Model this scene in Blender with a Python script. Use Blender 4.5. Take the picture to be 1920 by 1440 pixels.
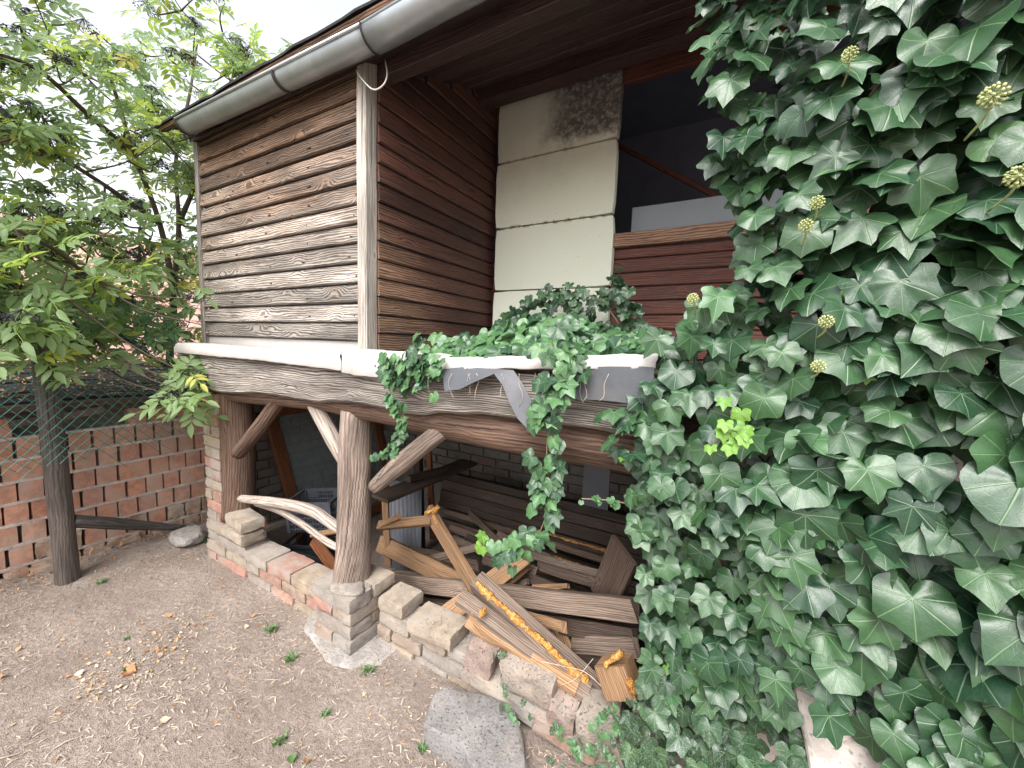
import bpy, math, random
import numpy as np
from mathutils import Vector, Matrix, noise, Quaternion

S = bpy.context.scene
for o in list(bpy.data.objects): bpy.data.objects.remove(o)
RX = random.Random(7)
# ------------------------------------------------------------------ camera
FPX, EYE = 727.0, 1.55
def _n(a): a = np.array(a, float); return a / np.linalg.norm(a)
_mX = _n([-345-960, 604-720, FPX]); _Y = _n([1370-960, 664-720, FPX]); _X = -_mX
_Y = _n(_Y - _X*np.dot(_X, _Y)); _Z = np.cross(_X, _Y)
RW = np.array([_X, _Y, _Z])
cam = bpy.data.cameras.new('camera'); co = bpy.data.objects.new('camera', cam); S.collection.objects.link(co)
cam.sensor_width = 36; cam.lens = 36*FPX/1920; cam.clip_end = 500; cam.clip_start = .02
m = Matrix(((RW[0,0], -RW[0,1], -RW[0,2], 0), (RW[1,0], -RW[1,1], -RW[1,2], 0), (RW[2,0], -RW[2,1], -RW[2,2], EYE), (0,0,0,1)))
co.matrix_world = m
S.camera = co
# ------------------------------------------------------------------ world, sun, exposure
W = bpy.data.worlds.new('World'); S.world = W; W.use_nodes = True
nt = W.node_tree; nt.nodes.clear()
SUN_EL, SUN_ROT = math.radians(52), math.radians(200)
sky = nt.nodes.new('ShaderNodeTexSky'); sky.sky_type = 'NISHITA'; sky.sun_disc = False
sky.sun_elevation = SUN_EL; sky.sun_rotation = SUN_ROT; sky.air_density = 1.0; sky.dust_density = 4.0; sky.ozone_density = 1.0
hs = nt.nodes.new('ShaderNodeHueSaturation'); hs.inputs['Saturation'].default_value = .22
bg = nt.nodes.new('ShaderNodeBackground'); bg.inputs[1].default_value = .15
wo = nt.nodes.new('ShaderNodeOutputWorld')
nt.links.new(sky.outputs[0], hs.inputs['Color']); nt.links.new(hs.outputs[0], bg.inputs[0]); nt.links.new(bg.outputs[0], wo.inputs[0])
sl = bpy.data.lights.new('sun', 'SUN'); sl.energy = 1.3; sl.angle = math.radians(40); sl.color = (1, .97, .93)
so = bpy.data.objects.new('sun', sl); S.collection.objects.link(so)
sd = Vector((.12, -.8, 0)).normalized()*math.cos(SUN_EL) + Vector((0, 0, math.sin(SUN_EL)))
so.rotation_euler = sd.to_track_quat('Z', 'Y').to_euler()
sky.sun_rotation = math.atan2(sd.x, sd.y)
S.view_settings.view_transform = 'Standard'; S.view_settings.look = 'None'; S.view_settings.gamma = 1
S.view_settings.use_curve_mapping = False
S.view_settings.exposure = 1.55
S.render.engine = 'CYCLES'
S.cycles.max_bounces = 6; S.cycles.transparent_max_bounces = 8; S.cycles.use_denoising = True

# ------------------------------------------------------------------ measuring: a photo pixel on a plane of the place
def ray(u, v): return RW @ np.array([(u-960)/FPX, (v-720)/FPX, 1.0])
def P(u, v, x=None, y=None, z=None):
    d = ray(u, v)
    t = x/d[0] if x is not None else (y/d[1] if y is not None else (z-EYE)/d[2])
    p = np.array([0, 0, EYE]) + d*t
    return Vector(p)

# ------------------------------------------------------------------ object helpers
C = S.collection
def tag(o, label, cat, group=None):
    o['label'] = label; o['category'] = cat
    if group: o['group'] = group
    return o
def thing(name, label, cat, loc=(0, 0, 0), group=None):
    o = bpy.data.objects.new(name, None); C.objects.link(o); o.location = loc; o.empty_display_size = .05
    return tag(o, label, cat, group)
def link(name, me, parent=None, mw=None, kind=None):
    o = bpy.data.objects.new(name, me); C.objects.link(o)
    if mw is not None: o.matrix_world = mw
    if parent is not None:
        o.parent = parent
        q = parent; off = Matrix.Identity(4)
        chain = []
        while q is not None: chain.append(q); q = q.parent
        for q in reversed(chain): off = off @ q.matrix_parent_inverse @ q.matrix_basis
        o.matrix_parent_inverse = off.inverted()
    if kind: o['kind'] = kind
    return o
def mesh(name, V, F, mat, uv=None, smooth=False, rnd=None):
    me = bpy.data.meshes.new(name); me.from_pydata([tuple(v) for v in V], [], F)
    if uv is not None:
        l = me.uv_layers.new(name='UVMap')
        l.data.foreach_set('uv', np.array(uv, dtype=np.float32).ravel())
    if smooth: me.polygons.foreach_set('use_smooth', [True]*len(me.polygons))
    if rnd is not None:
        a = me.attributes.new('rnd', 'FLOAT', 'FACE'); a.data.foreach_set('value', np.array(rnd, dtype=np.float32))
    me.materials.append(mat); me.update(); return me
class MB:
    """collects pieces into one mesh: verts, faces, per-loop uv, per-face rnd"""
    def __init__(s): s.V = []; s.F = []; s.U = []; s.R = []
    def add(s, V, F, U=None, r=0.0):
        b = len(s.V); s.V += [tuple(v) for v in V]
        for f in F: s.F.append(tuple(i+b for i in f)); s.R.append(r)
        n = sum(len(f) for f in F)
        s.U += list(U) if U is not None else [(0, 0)]*n
    def build(s, name, mat, parent=None, smooth=False, kind=None):
        return link(name, mesh(name, s.V, s.F, mat, s.U, smooth, s.R), parent, kind=kind)
def box_geo(sx, sy, sz, c=(0, 0, 0)):
    V = [(c[0]+x*sx/2, c[1]+y*sy/2, c[2]+z*sz/2) for x in (-1, 1) for y in (-1, 1) for z in (-1, 1)]
    F = [(0,1,3,2), (4,6,7,5), (0,4,5,1), (2,3,7,6), (0,2,6,4), (1,5,7,3)]
    return V, F
def frame(p0, p1, n):
    X = (Vector(p1)-Vector(p0)).normalized(); n = Vector(n); Z = (n - X*n.dot(X)).normalized(); Y = Z.cross(X)
    M = Matrix((X, Y, Z)).transposed().to_4x4(); M.translation = Vector(p0); return M
def plank_geo(L, w, t, seg=6, ch=.004, jag0=0, jag1=0, warp=.002, edge=.0, seed=0, taper=0):
    """a board, x along its length; chamfered 8-gon section, wavering edges, uv in metres"""
    r = random.Random(seed); V = []; F = []; U = []
    ou, ov = r.random()*40, r.random()*40
    s = noise.noise
    prof = [(-w/2+ch, -t/2), (w/2-ch, -t/2), (w/2, -t/2+ch), (w/2, t/2-ch), (w/2-ch, t/2), (-w/2+ch, t/2), (-w/2, t/2-ch), (-w/2, -t/2+ch)]
    vv = [0]
    for i in range(8):
        a, b = prof[i], prof[(i+1) % 8]; vv.append(vv[-1]+math.hypot(a[0]-b[0], a[1]-b[1]))
    for k in range(seg+1):
        x = L*k/seg
        dy = warp*s((x*2.1, seed*1.7, 0)); dz = warp*s((x*2.1, seed*1.7, 9))
        for j, (a, b) in enumerate(prof):
            q = 1+edge*s((x*5, seed, j//4*3.0))*2-taper*k/seg
            xx = x + (jag0*r.uniform(0, 1) if k == 0 else 0) - (jag1*r.uniform(0, 1) if k == seg else 0)
            V.append((xx, a*q+dy, b+dz))
    for k in range(seg):
        for j in range(8):
            a, b = k*8+j, k*8+(j+1) % 8
            F.append((a, b, b+8, a+8))
            x0, x1 = L*k/seg, L*(k+1)/seg
            U += [(x0+ou, vv[j]+ov), (x0+ou, vv[j+1]+ov), (x1+ou, vv[j+1]+ov), (x1+ou, vv[j]+ov)]
    F.append(tuple(range(7, -1, -1))); U += [(prof[j][0]*.3+ou, prof[j][1]+ov) for j in range(7, -1, -1)]
    F.append(tuple(seg*8+j for j in range(8))); U += [(prof[j][0]*.3+ou+3, prof[j][1]+ov) for j in range(8)]
    return V, F, U
SD = [100]
def plank(name, p0, p1, w, t, n, mat, parent=None, **k):
    SD[0] += 1
    p0 = Vector(p0); p1 = Vector(p1)
    V, F, U = plank_geo((p1-p0).length, w, t, seed=SD[0], **k)
    return link(name, mesh(name, V, F, mat, U, rnd=[RX.random()]*len(F)), parent, frame(p0, p1, n))
def tube_geo(pts, rad, ns=8, rough=0.0, seed=0, cap=True):
    pts = [Vector(p) for p in pts]; n = len(pts)
    if not hasattr(rad, '__len__'): rad = [rad]*n
    V = []; F = []; U = []; r = random.Random(seed); ou, ov = r.random()*40, r.random()*40
    up = Vector((0, 0, 1)); L = 0; Ls = []
    T0 = (pts[1]-pts[0]).normalized()
    A = T0.cross(up if abs(T0.z) < .9 else Vector((1, 0, 0))).normalized()
    for i, p in enumerate(pts):
        T = (pts[min(i+1, n-1)]-pts[max(i-1, 0)]).normalized()
        A = (A-T*A.dot(T)).normalized(); B = T.cross(A)
        if i: L += (p-pts[i-1]).length
        Ls.append(L)
        for j in range(ns):
            a = 2*math.pi*j/ns
            q = rad[i]*(1+rough*noise.noise((math.cos(a)*1.3+seed, math.sin(a)*1.3, L*4)))
            V.append(p+A*math.cos(a)*q+B*math.sin(a)*q)
    for i in range(n-1):
        for j in range(ns):
            a, b = i*ns+j, i*ns+(j+1) % ns
            F.append((a, b, b+ns, a+ns)); v0, v1 = 6.28*j/ns*rad[i]+ov, 6.28*(j+1)/ns*rad[i]+ov
            U += [(Ls[i]+ou, v0), (Ls[i]+ou, v1), (Ls[i+1]+ou, v1), (Ls[i+1]+ou, v0)]
    if cap:
        F.append(tuple(range(ns-1, -1, -1))); U += [(ou+math.cos(j)*.02, ov+math.sin(j)*.02) for j in range(ns)]
        F.append(tuple((n-1)*ns+j for j in range(ns))); U += [(ou+math.cos(j)*.02, ov+math.sin(j)*.02) for j in range(ns)]
    return V, F, U
def smooth_path(pts, k=6):
    pts = [Vector(p) for p in pts]; out = []
    q = [pts[0]*2-pts[1]]+pts+[pts[-1]*2-pts[-2]]
    for i in range(1, len(q)-2):
        for s in range(k):
            t = s/k; a, b, c, d = q[i-1:i+3]
            out.append(.5*((2*b)+(c-a)*t+(2*a-5*b+4*c-d)*t*t+(-a+3*b-3*c+d)*t**3))
    out.append(pts[-1]); return out
def tube(name, pts, rad, mat, parent=None, ns=10, rough=.0, k=5, smooth=True, kind=None):
    SD[0] += 1; n0 = len(pts); pp = smooth_path(pts, k) if k > 1 else pts
    if hasattr(rad, '__len__'):
        rad = list(np.interp(np.linspace(0, n0-1, len(pp)), range(n0), rad))
    V, F, U = tube_geo(pp, rad, ns, rough, SD[0])
    me = mesh(name, V, F, mat, U, smooth)
    nf = len(me.polygons)
    if smooth: me.polygons[nf-1].use_smooth = False; me.polygons[nf-2].use_smooth = False
    return link(name, me, parent, kind=kind)

# ------------------------------------------------------------------ material helpers
class N:
    def __init__(s, name):
        s.m = bpy.data.materials.new(name); s.m.use_nodes = True; s.t = s.m.node_tree
        s.b = s.t.nodes['Principled BSDF']; s.out = s.t.nodes['Material Output']
    def n(s, ty, **k):
        x = s.t.nodes.new(ty)
        for a, b in k.items(): setattr(x, a, b)
        return x
    def l(s, a, b): s.t.links.new(a, b)
    def v(s, x, inp):
        if isinstance(x, (int, float)): inp.default_value = x
        elif isinstance(x, tuple): inp.default_value = x if len(x) == len(inp.default_value) else (*x, 1)
        else: s.l(x, inp)
    def math(s, op, a, b=0.0, c=None, clamp=False):
        x = s.n('ShaderNodeMath', operation=op, use_clamp=clamp); s.v(a, x.inputs[0]); s.v(b, x.inputs[1])
        if c is not None: s.v(c, x.inputs[2])
        return x.outputs[0]
    def mr(s, x, a, b, c=0.0, d=1.0):
        q = s.n('ShaderNodeMapRange'); q.interpolation_type = 'SMOOTHSTEP'
        s.v(x, q.inputs[0]); q.inputs[1].default_value = a; q.inputs[2].default_value = b; q.inputs[3].default_value = c; q.inputs[4].default_value = d
        return q.outputs[0]
    def mix(s, f, a, b, mode='MIX'):
        q = s.n('ShaderNodeMix', data_type='RGBA', blend_type=mode); s.v(f, q.inputs[0]); s.v(a, q.inputs[6]); s.v(b, q.inputs[7]); return q.outputs[2]
    def noise(s, vec, sc, det=3, rough=.6, dist=0):
        q = s.n('ShaderNodeTexNoise'); s.l(vec, q.inputs['Vector']); q.inputs['Scale'].default_value = sc
        q.inputs['Detail'].default_value = det; q.inputs['Roughness'].default_value = rough; q.inputs['Distortion'].default_value = dist; return q.outputs[0]
    def map(s, vec, sc, loc=(0, 0, 0)):
        q = s.n('ShaderNodeMapping'); s.l(vec, q.inputs[0]); q.inputs['Scale'].default_value = sc; q.inputs['Location'].default_value = loc; return q.outputs[0]
    def pos(s): return s.n('ShaderNodeNewGeometry').outputs['Position']
    def uv(s): return s.n('ShaderNodeUVMap').outputs[0]
    def obj(s): return s.n('ShaderNodeTexCoord').outputs['Object']
    def rnd(s):
        a = s.n('ShaderNodeAttribute', attribute_name='rnd').outputs['Fac']; b = s.n('ShaderNodeObjectInfo').outputs['Random']
        return s.math('FRACT', s.math('ADD', a, b))
    def rgb(s, x):
        q = s.n('ShaderNodeSeparateXYZ'); s.l(x, q.inputs[0]); return q.outputs
    def ramp(s, f, stops):
        q = s.n('ShaderNodeValToRGB'); s.v(f, q.inputs[0]); e = q.color_ramp.elements
        while len(e) < len(stops): e.new(.5)
        for i, (p, c) in enumerate(stops): e[i].position = p; e[i].color = (*c, 1)
        return q.outputs[0]
    def bump(s, h, st, dist):
        q = s.n('ShaderNodeBump'); q.inputs['Strength'].default_value = st; q.inputs['Distance'].default_value = dist; s.l(h, q.inputs['Height']); return q.outputs[0]
    def done(s, col, rough=.8, spec=.3, nrm=None):
        s.v(col, s.b.inputs['Base Color']); s.v(rough, s.b.inputs['Roughness']); s.b.inputs['Specular IOR Level'].default_value = spec
        if nrm is not None: s.l(nrm, s.b.inputs['Normal'])
        return s.m

def wood(name, light, dark, weather=None, wl=None, wd=None, rough=.75, knots=1.0, fine=1.0, stain=.35, bumpd=.0016, var=.35, spec=.25, ringw=.30):
    """grain in uv metres. weather(N) gives a 0..1 socket towards the second palette (bare grey wood)"""
    s = N(name); uv = s.uv()
    warp = s.noise(s.map(uv, (1.6, 7, 1)), 1.0, 3, .5)
    wv = s.n('ShaderNodeVectorMath', operation='ADD'); s.l(uv, wv.inputs[0])
    wq = s.n('ShaderNodeCombineXYZ'); s.l(s.math('MULTIPLY', warp, .03), wq.inputs[1]); s.l(wq.outputs[0], wv.inputs[1])
    vo = s.n('ShaderNodeTexVoronoi', feature='F1'); s.l(s.map(uv, (4.6, 9, 1)), vo.inputs['Vector']); vo.inputs['Scale'].default_value = 1
    pick = s.math('GREATER_THAN', s.rgb(vo.outputs['Color'])[0], .62)
    kd = s.math('ADD', vo.outputs['Distance'], s.math('MULTIPLY', s.math('SUBTRACT', 1.0, pick), 3.0))
    kn = s.math('MULTIPLY', s.mr(kd, 0, .55, 1, 0), knots)
    sep = s.rgb(wv.outputs[0])
    g = s.math('ADD', s.math('MULTIPLY', sep[1], 480*fine), s.math('MULTIPLY', kn, 16.0))
    g = s.math('ADD', g, s.math('MULTIPLY', s.noise(s.map(uv, (3, 14, 1)), 1.0, 3, .6), 22))
    ring = s.math('MULTIPLY_ADD', s.math('SINE', g), .5, .5)
    fib = s.math('ADD', s.math('MULTIPLY', s.noise(s.map(uv, (9, 330, 1)), 1, 4, .65), .45), s.math('MULTIPLY', s.noise(s.map(uv, (2.6, 110, 1)), 1, 3, .6), .55))
    crack = s.mr(s.noise(s.map(uv, (1.6, 75, 1), (3, 3, 0)), 1, 4, .6), .58, .68)
    gr = s.math('ADD', s.math('MULTIPLY', ring, ringw), s.math('MULTIPLY', fib, 1-ringw))
    gr = s.mr(gr, .30, .66)
    c1 = s.mix(gr, dark, light)
    if weather is not None:
        wf = weather(s); c2 = s.mix(gr, wd, wl); c1 = s.mix(wf, c1, c2)
    big = s.noise(s.map(uv, (2.2, 9, 1), (5, 5, 0)), 1, 4, .6)
    c1 = s.mix(s.mr(big, .35, .7, stain, 0), c1, s.mix(.85, c1, (.02, .016, .014), 'MIX'))
    kc = s.mr(kd, .03, .085, 1, 0)
    c1 = s.mix(s.math('MULTIPLY', kc, .8*min(knots, 1)), c1, (.035, .022, .016))
    kr = s.math('MULTIPLY', s.mr(kd, .14, .17, 1, 0), s.mr(kd, .08, .11, 0, 1))
    c1 = s.mix(s.math('MULTIPLY', kr, .6*min(knots, 1)), c1, light)
    c1 = s.mix(s.math('MULTIPLY', crack, .7), c1, (.02, .015, .012))
    r = s.rnd()
    q = s.n('ShaderNodeHueSaturation'); s.l(c1, q.inputs['Color']); s.l(s.mr(r, 0, 1, 1-var, 1+var), q.inputs['Value'])
    h = s.math('SUBTRACT', s.math('ADD', s.math('MULTIPLY', gr, .5), s.math('MULTIPLY', s.noise(s.map(uv, (30, 60, 1)), 1, 3), .3)), s.math('MULTIPLY', crack, .9))
    return s.done(q.outputs[0], rough, spec, s.bump(h, .9, bumpd))

GREY_L, GREY_D = (.45, .40, .355), (.105, .085, .07)
def w_front(s):
    p = s.pos(); z = s.rgb(p)[2]
    a = s.math('ADD', z, s.math('MULTIPLY', s.noise(s.map(p, (1.3, 1, 5)), 1.0, 4, .6), 1.2))
    return s.mr(a, 3.45, 2.35, 0, 1)
def w_side(s):
    p = s.pos(); x = s.rgb(p)
    a = s.math('ADD', s.math('MULTIPLY', x[1], 1.1), x[2]); a = s.math('ADD', a, s.math('MULTIPLY', s.noise(s.map(p, (1, 1.6, 6)), 1, 4, .6), .7))
    return s.mr(a, 4.45, 3.5, 0, 1)
M = {}
M['front'] = wood('front_board_wood', (.24, .14, .085), (.045, .026, .018), w_front, GREY_L, GREY_D, knots=1.2, stain=.6, bumpd=.003)
M['side'] = wood('side_board_wood', (.14, .06, .042), (.045, .021, .017), w_side, (.44, .28, .18), (.09, .05, .034), knots=.8, stain=.5, rough=.6)
M['red'] = wood('red_stained_wood', (.20, .075, .052), (.09, .034, .025), knots=.8, stain=.35, rough=.55, var=.22)
M['sill'] = wood('sill_wood', (.33, .20, .13), (.12, .065, .045), knots=1, stain=.3)
M['ceil'] = wood('ceiling_wood', (.11, .062, .055), (.04, .024, .022), knots=.8, rough=.65)
M['greywood'] = wood('grey_weathered_wood', (.52, .465, .415), (.12, .095, .08), knots=1.3, stain=.55, bumpd=.003)
M['post'] = wood('corner_post_wood', (.50, .46, .41), (.16, .13, .11), knots=.4, stain=.45, bumpd=.003, fine=1.6, ringw=.2)
M['log'] = wood('brown_log_wood', (.19, .115, .08), (.05, .03, .022), knots=.5, stain=.4, bumpd=.004, fine=.8, var=.1, ringw=.15)
M['barklog'] = wood('peeling_log_wood', (.46, .37, .31), (.13, .075, .055), knots=.3, stain=.6, bumpd=.006, fine=.8, var=.15, ringw=.12)
M['branch'] = wood('bleached_branch_wood', (.50, .43, .37), (.15, .10, .08), knots=.4, stain=.3, bumpd=.004, fine=.8, var=.1, ringw=.12)
M['fresh'] = wood('tan_timber', (.37, .225, .125), (.17, .09, .045), knots=1, stain=.3, var=.2, ringw=.2, fine=1.5)
M['greytimber'] = wood('grey_brown_timber', (.27, .20, .155), (.085, .06, .047), knots=1, stain=.45, var=.2, ringw=.2, fine=1.5)
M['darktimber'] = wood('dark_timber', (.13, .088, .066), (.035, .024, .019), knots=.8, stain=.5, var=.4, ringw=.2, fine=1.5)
M['sash'] = wood('varnished_sash_wood', (.27, .105, .045), (.11, .04, .02), knots=.4, stain=.25, rough=.45, var=.15)
M['fencepost'] = wood('dark_post_wood', (.12, .098, .085), (.035, .028, .025), knots=.4, stain=.5, bumpd=.004, fine=.8, ringw=.12)
M['char'] = wood('charred_wood', (.10, .09, .083), (.016, .014, .014), knots=.3, stain=.5, bumpd=.006, fine=.7, ringw=.15)

def brickmat(name, stops, dirt=(.40, .35, .30), dirtamt=.5, sc=1.0, bd=.004, rough=.9):
    s = N(name); p = s.pos(); r = s.rnd()
    base = s.ramp(r, stops)
    n1 = s.noise(p, 22*sc, 5, .65); n2 = s.noise(p, 130*sc, 3, .6); n3 = s.noise(p, 7*sc, 3, .5)
    c = s.mix(s.mr(n1, .35, .65, .0, .6), base, s.mix(.55, base, (.03, .025, .02)))
    c = s.mix(s.mr(s.math('ADD', s.math('MULTIPLY', n3, .6), s.math('MULTIPLY', n1, .4)), .46, .6, 0, dirtamt), c, dirt)
    c = s.mix(s.mr(n2, .55, .75, 0, .5), c, s.mix(.5, c, (.03, .03, .03)))
    c = s.mix(s.mr(n2, .35, .25, 0, .4), c, s.mix(.5, c, (.8, .75, .7)))
    pit = s.mr(s.noise(p, 120*sc, 3, .6), .30, .40, 0, 1); c = s.mix(s.math('MULTIPLY', s.math('SUBTRACT', 1.0, pit), .4), c, s.mix(.7, c, (.02, .018, .015)))
    h = s.math('ADD', s.math('ADD', s.math('MULTIPLY', n1, .7), s.math('MULTIPLY', n2, .3)), s.math('MULTIPLY', pit, .5))
    return s.done(c, rough, .15, s.bump(h, .9, bd*1.4))
YEL = (.32, .25, .18); PNK = (.33, .185, .145); GRY = (.27, .24, .215); BUF = (.35, .29, .23); TAN = (.31, .235, .18)
M['oldbrick'] = brickmat('old_handmade_brick', [(0, YEL), (.3, BUF), (.45, GRY), (.6, TAN), (.78, PNK), (1, (.45, .27, .21))], dirt=(.34, .305, .27), dirtamt=.6)
M['yellowbrick'] = brickmat('yellow_brick', [(0, YEL), (1, BUF)], dirt=(.34, .305, .265), dirtamt=.6)
M['hollow'] = brickmat('orange_hollow_brick', [(0, (.46, .22, .145)), (.35, (.54, .28, .19)), (.7, (.44, .235, .175)), (1, (.52, .31, .23))], dirt=(.44, .34, .28), dirtamt=.55, bd=.0015)
M['worn'] = brickmat('eroded_brick', [(0, (.38, .22, .15)), (1, (.40, .30, .22))], dirt=(.42, .36, .3), dirtamt=.6, bd=.008)
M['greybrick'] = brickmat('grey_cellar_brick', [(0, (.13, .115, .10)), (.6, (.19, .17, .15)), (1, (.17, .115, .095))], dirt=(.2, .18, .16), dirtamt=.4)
M['mortar'] = brickmat('mortar', [(0, (.30, .265, .235)), (1, (.30, .265, .235))], dirt=(.25, .21, .18), dirtamt=.5, sc=1.5, bd=.008)
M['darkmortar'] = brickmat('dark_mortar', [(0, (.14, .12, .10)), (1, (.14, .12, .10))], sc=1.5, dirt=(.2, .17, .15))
M['concrete'] = brickmat('rough_concrete', [(0, (.33, .305, .285)), (1, (.33, .305, .285))], dirt=(.30, .26, .23), dirtamt=.6, bd=.012)
M['rock'] = brickmat('grey_stone', [(0, (.20, .19, .185)), (1, (.20, .19, .185))], dirt=(.30, .27, .25), dirtamt=.6, sc=.8, bd=.012)
M['pinkstone'] = brickmat('pink_stone', [(0, (.30, .215, .185)), (.5, (.31, .265, .22)), (1, (.31, .20, .17))], dirt=(.33, .295, .26), dirtamt=.5, sc=.9, bd=.010)
M['plaster'] = brickmat('pale_plaster', [(0, (.56, .50, .46)), (1, (.56, .50, .46))], dirt=(.40, .35, .31), dirtamt=.35, sc=.5, bd=.004)
M['rooftile'] = brickmat('clay_roof_tile', [(0, (.44, .24, .19)), (1, (.52, .32, .27))], dirt=(.50, .40, .36), dirtamt=.5, sc=.5)

def simple(name, col, rough=.6, spec=.4, nsc=40, namt=.25, bd=.001, metal=0, dirt=None):
    s = N(name); p = s.pos(); n = s.noise(p, nsc, 4, .6); n2 = s.noise(p, 5, 4, .6)
    c = s.mix(s.mr(n, .3, .7, namt, 0), col, tuple(x*.45 for x in col))
    if dirt: c = s.mix(s.mr(n2, .45, .65, 0, .6), c, dirt)
    s.b.inputs['Metallic'].default_value = metal
    return s.done(c, rough, spec, s.bump(n, .5, bd))
M['zinc'] = simple('zinc_sheet', (.42, .45, .47), .42, .5, 9, .25, .0008, .65, (.30, .33, .34))
M['darkmetal'] = simple('rusted_strap', (.06, .05, .045), .7, .4, 60, .4, .001, .3)
M['bitumen'] = simple('roof_felt', (.028, .026, .026), .9, .2, 50, .4, .003)
M['membrane'] = simple('grey_membrane', (.075, .08, .09), .55, .4, 90, .2, .0006, 0, (.11, .105, .11))
M['fabric'] = simple('white_flashing_sheet', (.43, .405, .39), .7, .3, 30, .15, .002, 0, (.40, .35, .32))
M['greypanel'] = simple('pale_grey_panel', (.30, .33, .36), .5, .4, 8, .1, .0005)
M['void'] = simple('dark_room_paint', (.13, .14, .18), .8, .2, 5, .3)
M['blueplate'] = simple('blue_grey_corrugated', (.08, .085, .10), .5, .4, 12, .25)
M['greycrate'] = simple('grey_plastic', (.06, .066, .08), .5, .4, 30, .2)
M['blackcrate'] = simple('black_plastic', (.018, .019, .024), .45, .4, 30, .2)
M['greencrate'] = simple('green_plastic', (.012, .06, .035), .45, .4, 30, .2)
M['cable'] = simple('white_cable', (.55, .53, .48), .5, .4)
M['netting'] = simple('green_wire', (.035, .15, .125), .5, .4)
M['stem'] = simple('ivy_stem', (.20, .15, .09), .7, .3, 60, .4)
M['greenstem'] = simple('green_stem', (.19, .22, .08), .6, .3, 60, .3)
M['bark'] = simple('elder_bark', (.11, .085, .068), .9, .2, 50, .6, .004)
M['berry'] = simple('dark_elder_berry', (.012, .008, .018), .35, .5, 60, .3)
M['straw'] = simple('dry_straw', (.52, .43, .34), .8, .2, 25, .75)
M['flower'] = simple('ivy_flower', (.42, .46, .20), .7, .3, 80, .4)
M['spray'] = None

s = N('foam_orange'); p = s.pos(); vo = s.n('ShaderNodeTexVoronoi'); s.l(p, vo.inputs['Vector']); vo.inputs['Scale'].default_value = 130
n = s.noise(p, 45, 4)
M['spray'] = s.done(s.mix(s.mr(n, .35, .7), (.36, .15, .03), (.58, .33, .10)), .55, .4, s.bump(s.math('ADD', vo.outputs[0], n), .9, .008))

s = N('polystyrene'); p = s.pos(); x = s.rgb(p)   # cream boards; mould on the top right board
vo = s.n('ShaderNodeTexVoronoi'); s.l(p, vo.inputs['Vector']); vo.inputs['Scale'].default_value = 140
m1 = s.noise(p, 6, 6, .7); m2 = s.noise(p, 40, 4, .7)
mz = s.mr(s.math('ADD', x[2], s.math('MULTIPLY', m1, .35)), 3.0, 3.12)
mx = s.mr(s.math('ADD', x[0], s.math('MULTIPLY', m1, .3)), -1.15, -.85)
mo = s.math('MULTIPLY', s.math('MULTIPLY', mz, mx), s.mr(m2, .25, .6, .45, .95))
grime = s.mr(s.math('ADD', x[2], s.math('MULTIPLY', m1, .5)), 2.75, 3.35, 0, .55)
c = s.mix(grime, (.80, .82, .68), (.48, .47, .41)); c = s.mix(mo, c, (.085, .08, .075))
for zj, am in ((P(1036, 416, y=2.465).z, .9), (P(1045, 283, y=2.465).z, .35)):
    jd = s.math('ABSOLUTE', s.math('SUBTRACT', x[2], zj)); c = s.mix(s.math('MULTIPLY', s.math('MULTIPLY', s.mr(jd, .004, .018, 1, 0), s.mr(s.noise(p, 22, 4, .7), .48, .6)), am), c, (.12, .06, .04))
c = s.mix(s.mr(m2, .66, .74, 0, .5), c, (.35, .31, .22))
M['foamboard'] = s.done(c, .85, .2, s.bump(s.math('ADD', s.math('MULTIPLY', vo.outputs[0], .5), m2), .5, .002))

s = N('soil'); p = s.pos()
a = s.noise(p, 3.5, 5, .6); b = s.noise(p, 45, 5, .7); d = s.noise(p, 240, 3, .6)
c = s.mix(s.mr(a, .3, .7), (.275, .222, .19), (.375, .31, .27)); c = s.mix(s.mr(b, .35, .7, .6, 0), c, (.17, .135, .11)); c = s.mix(s.mr(d, .56, .72, 0, .55), c, (.46, .39, .34))
c = s.mix(s.mr(d, .4, .28, 0, .5), c, (.10, .08, .065))
M['soil'] = s.done(c, .95, .1, s.bump(s.math('ADD', s.math('MULTIPLY', b, .8), s.math('MULTIPLY', d, .35)), 1, .022))

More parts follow.
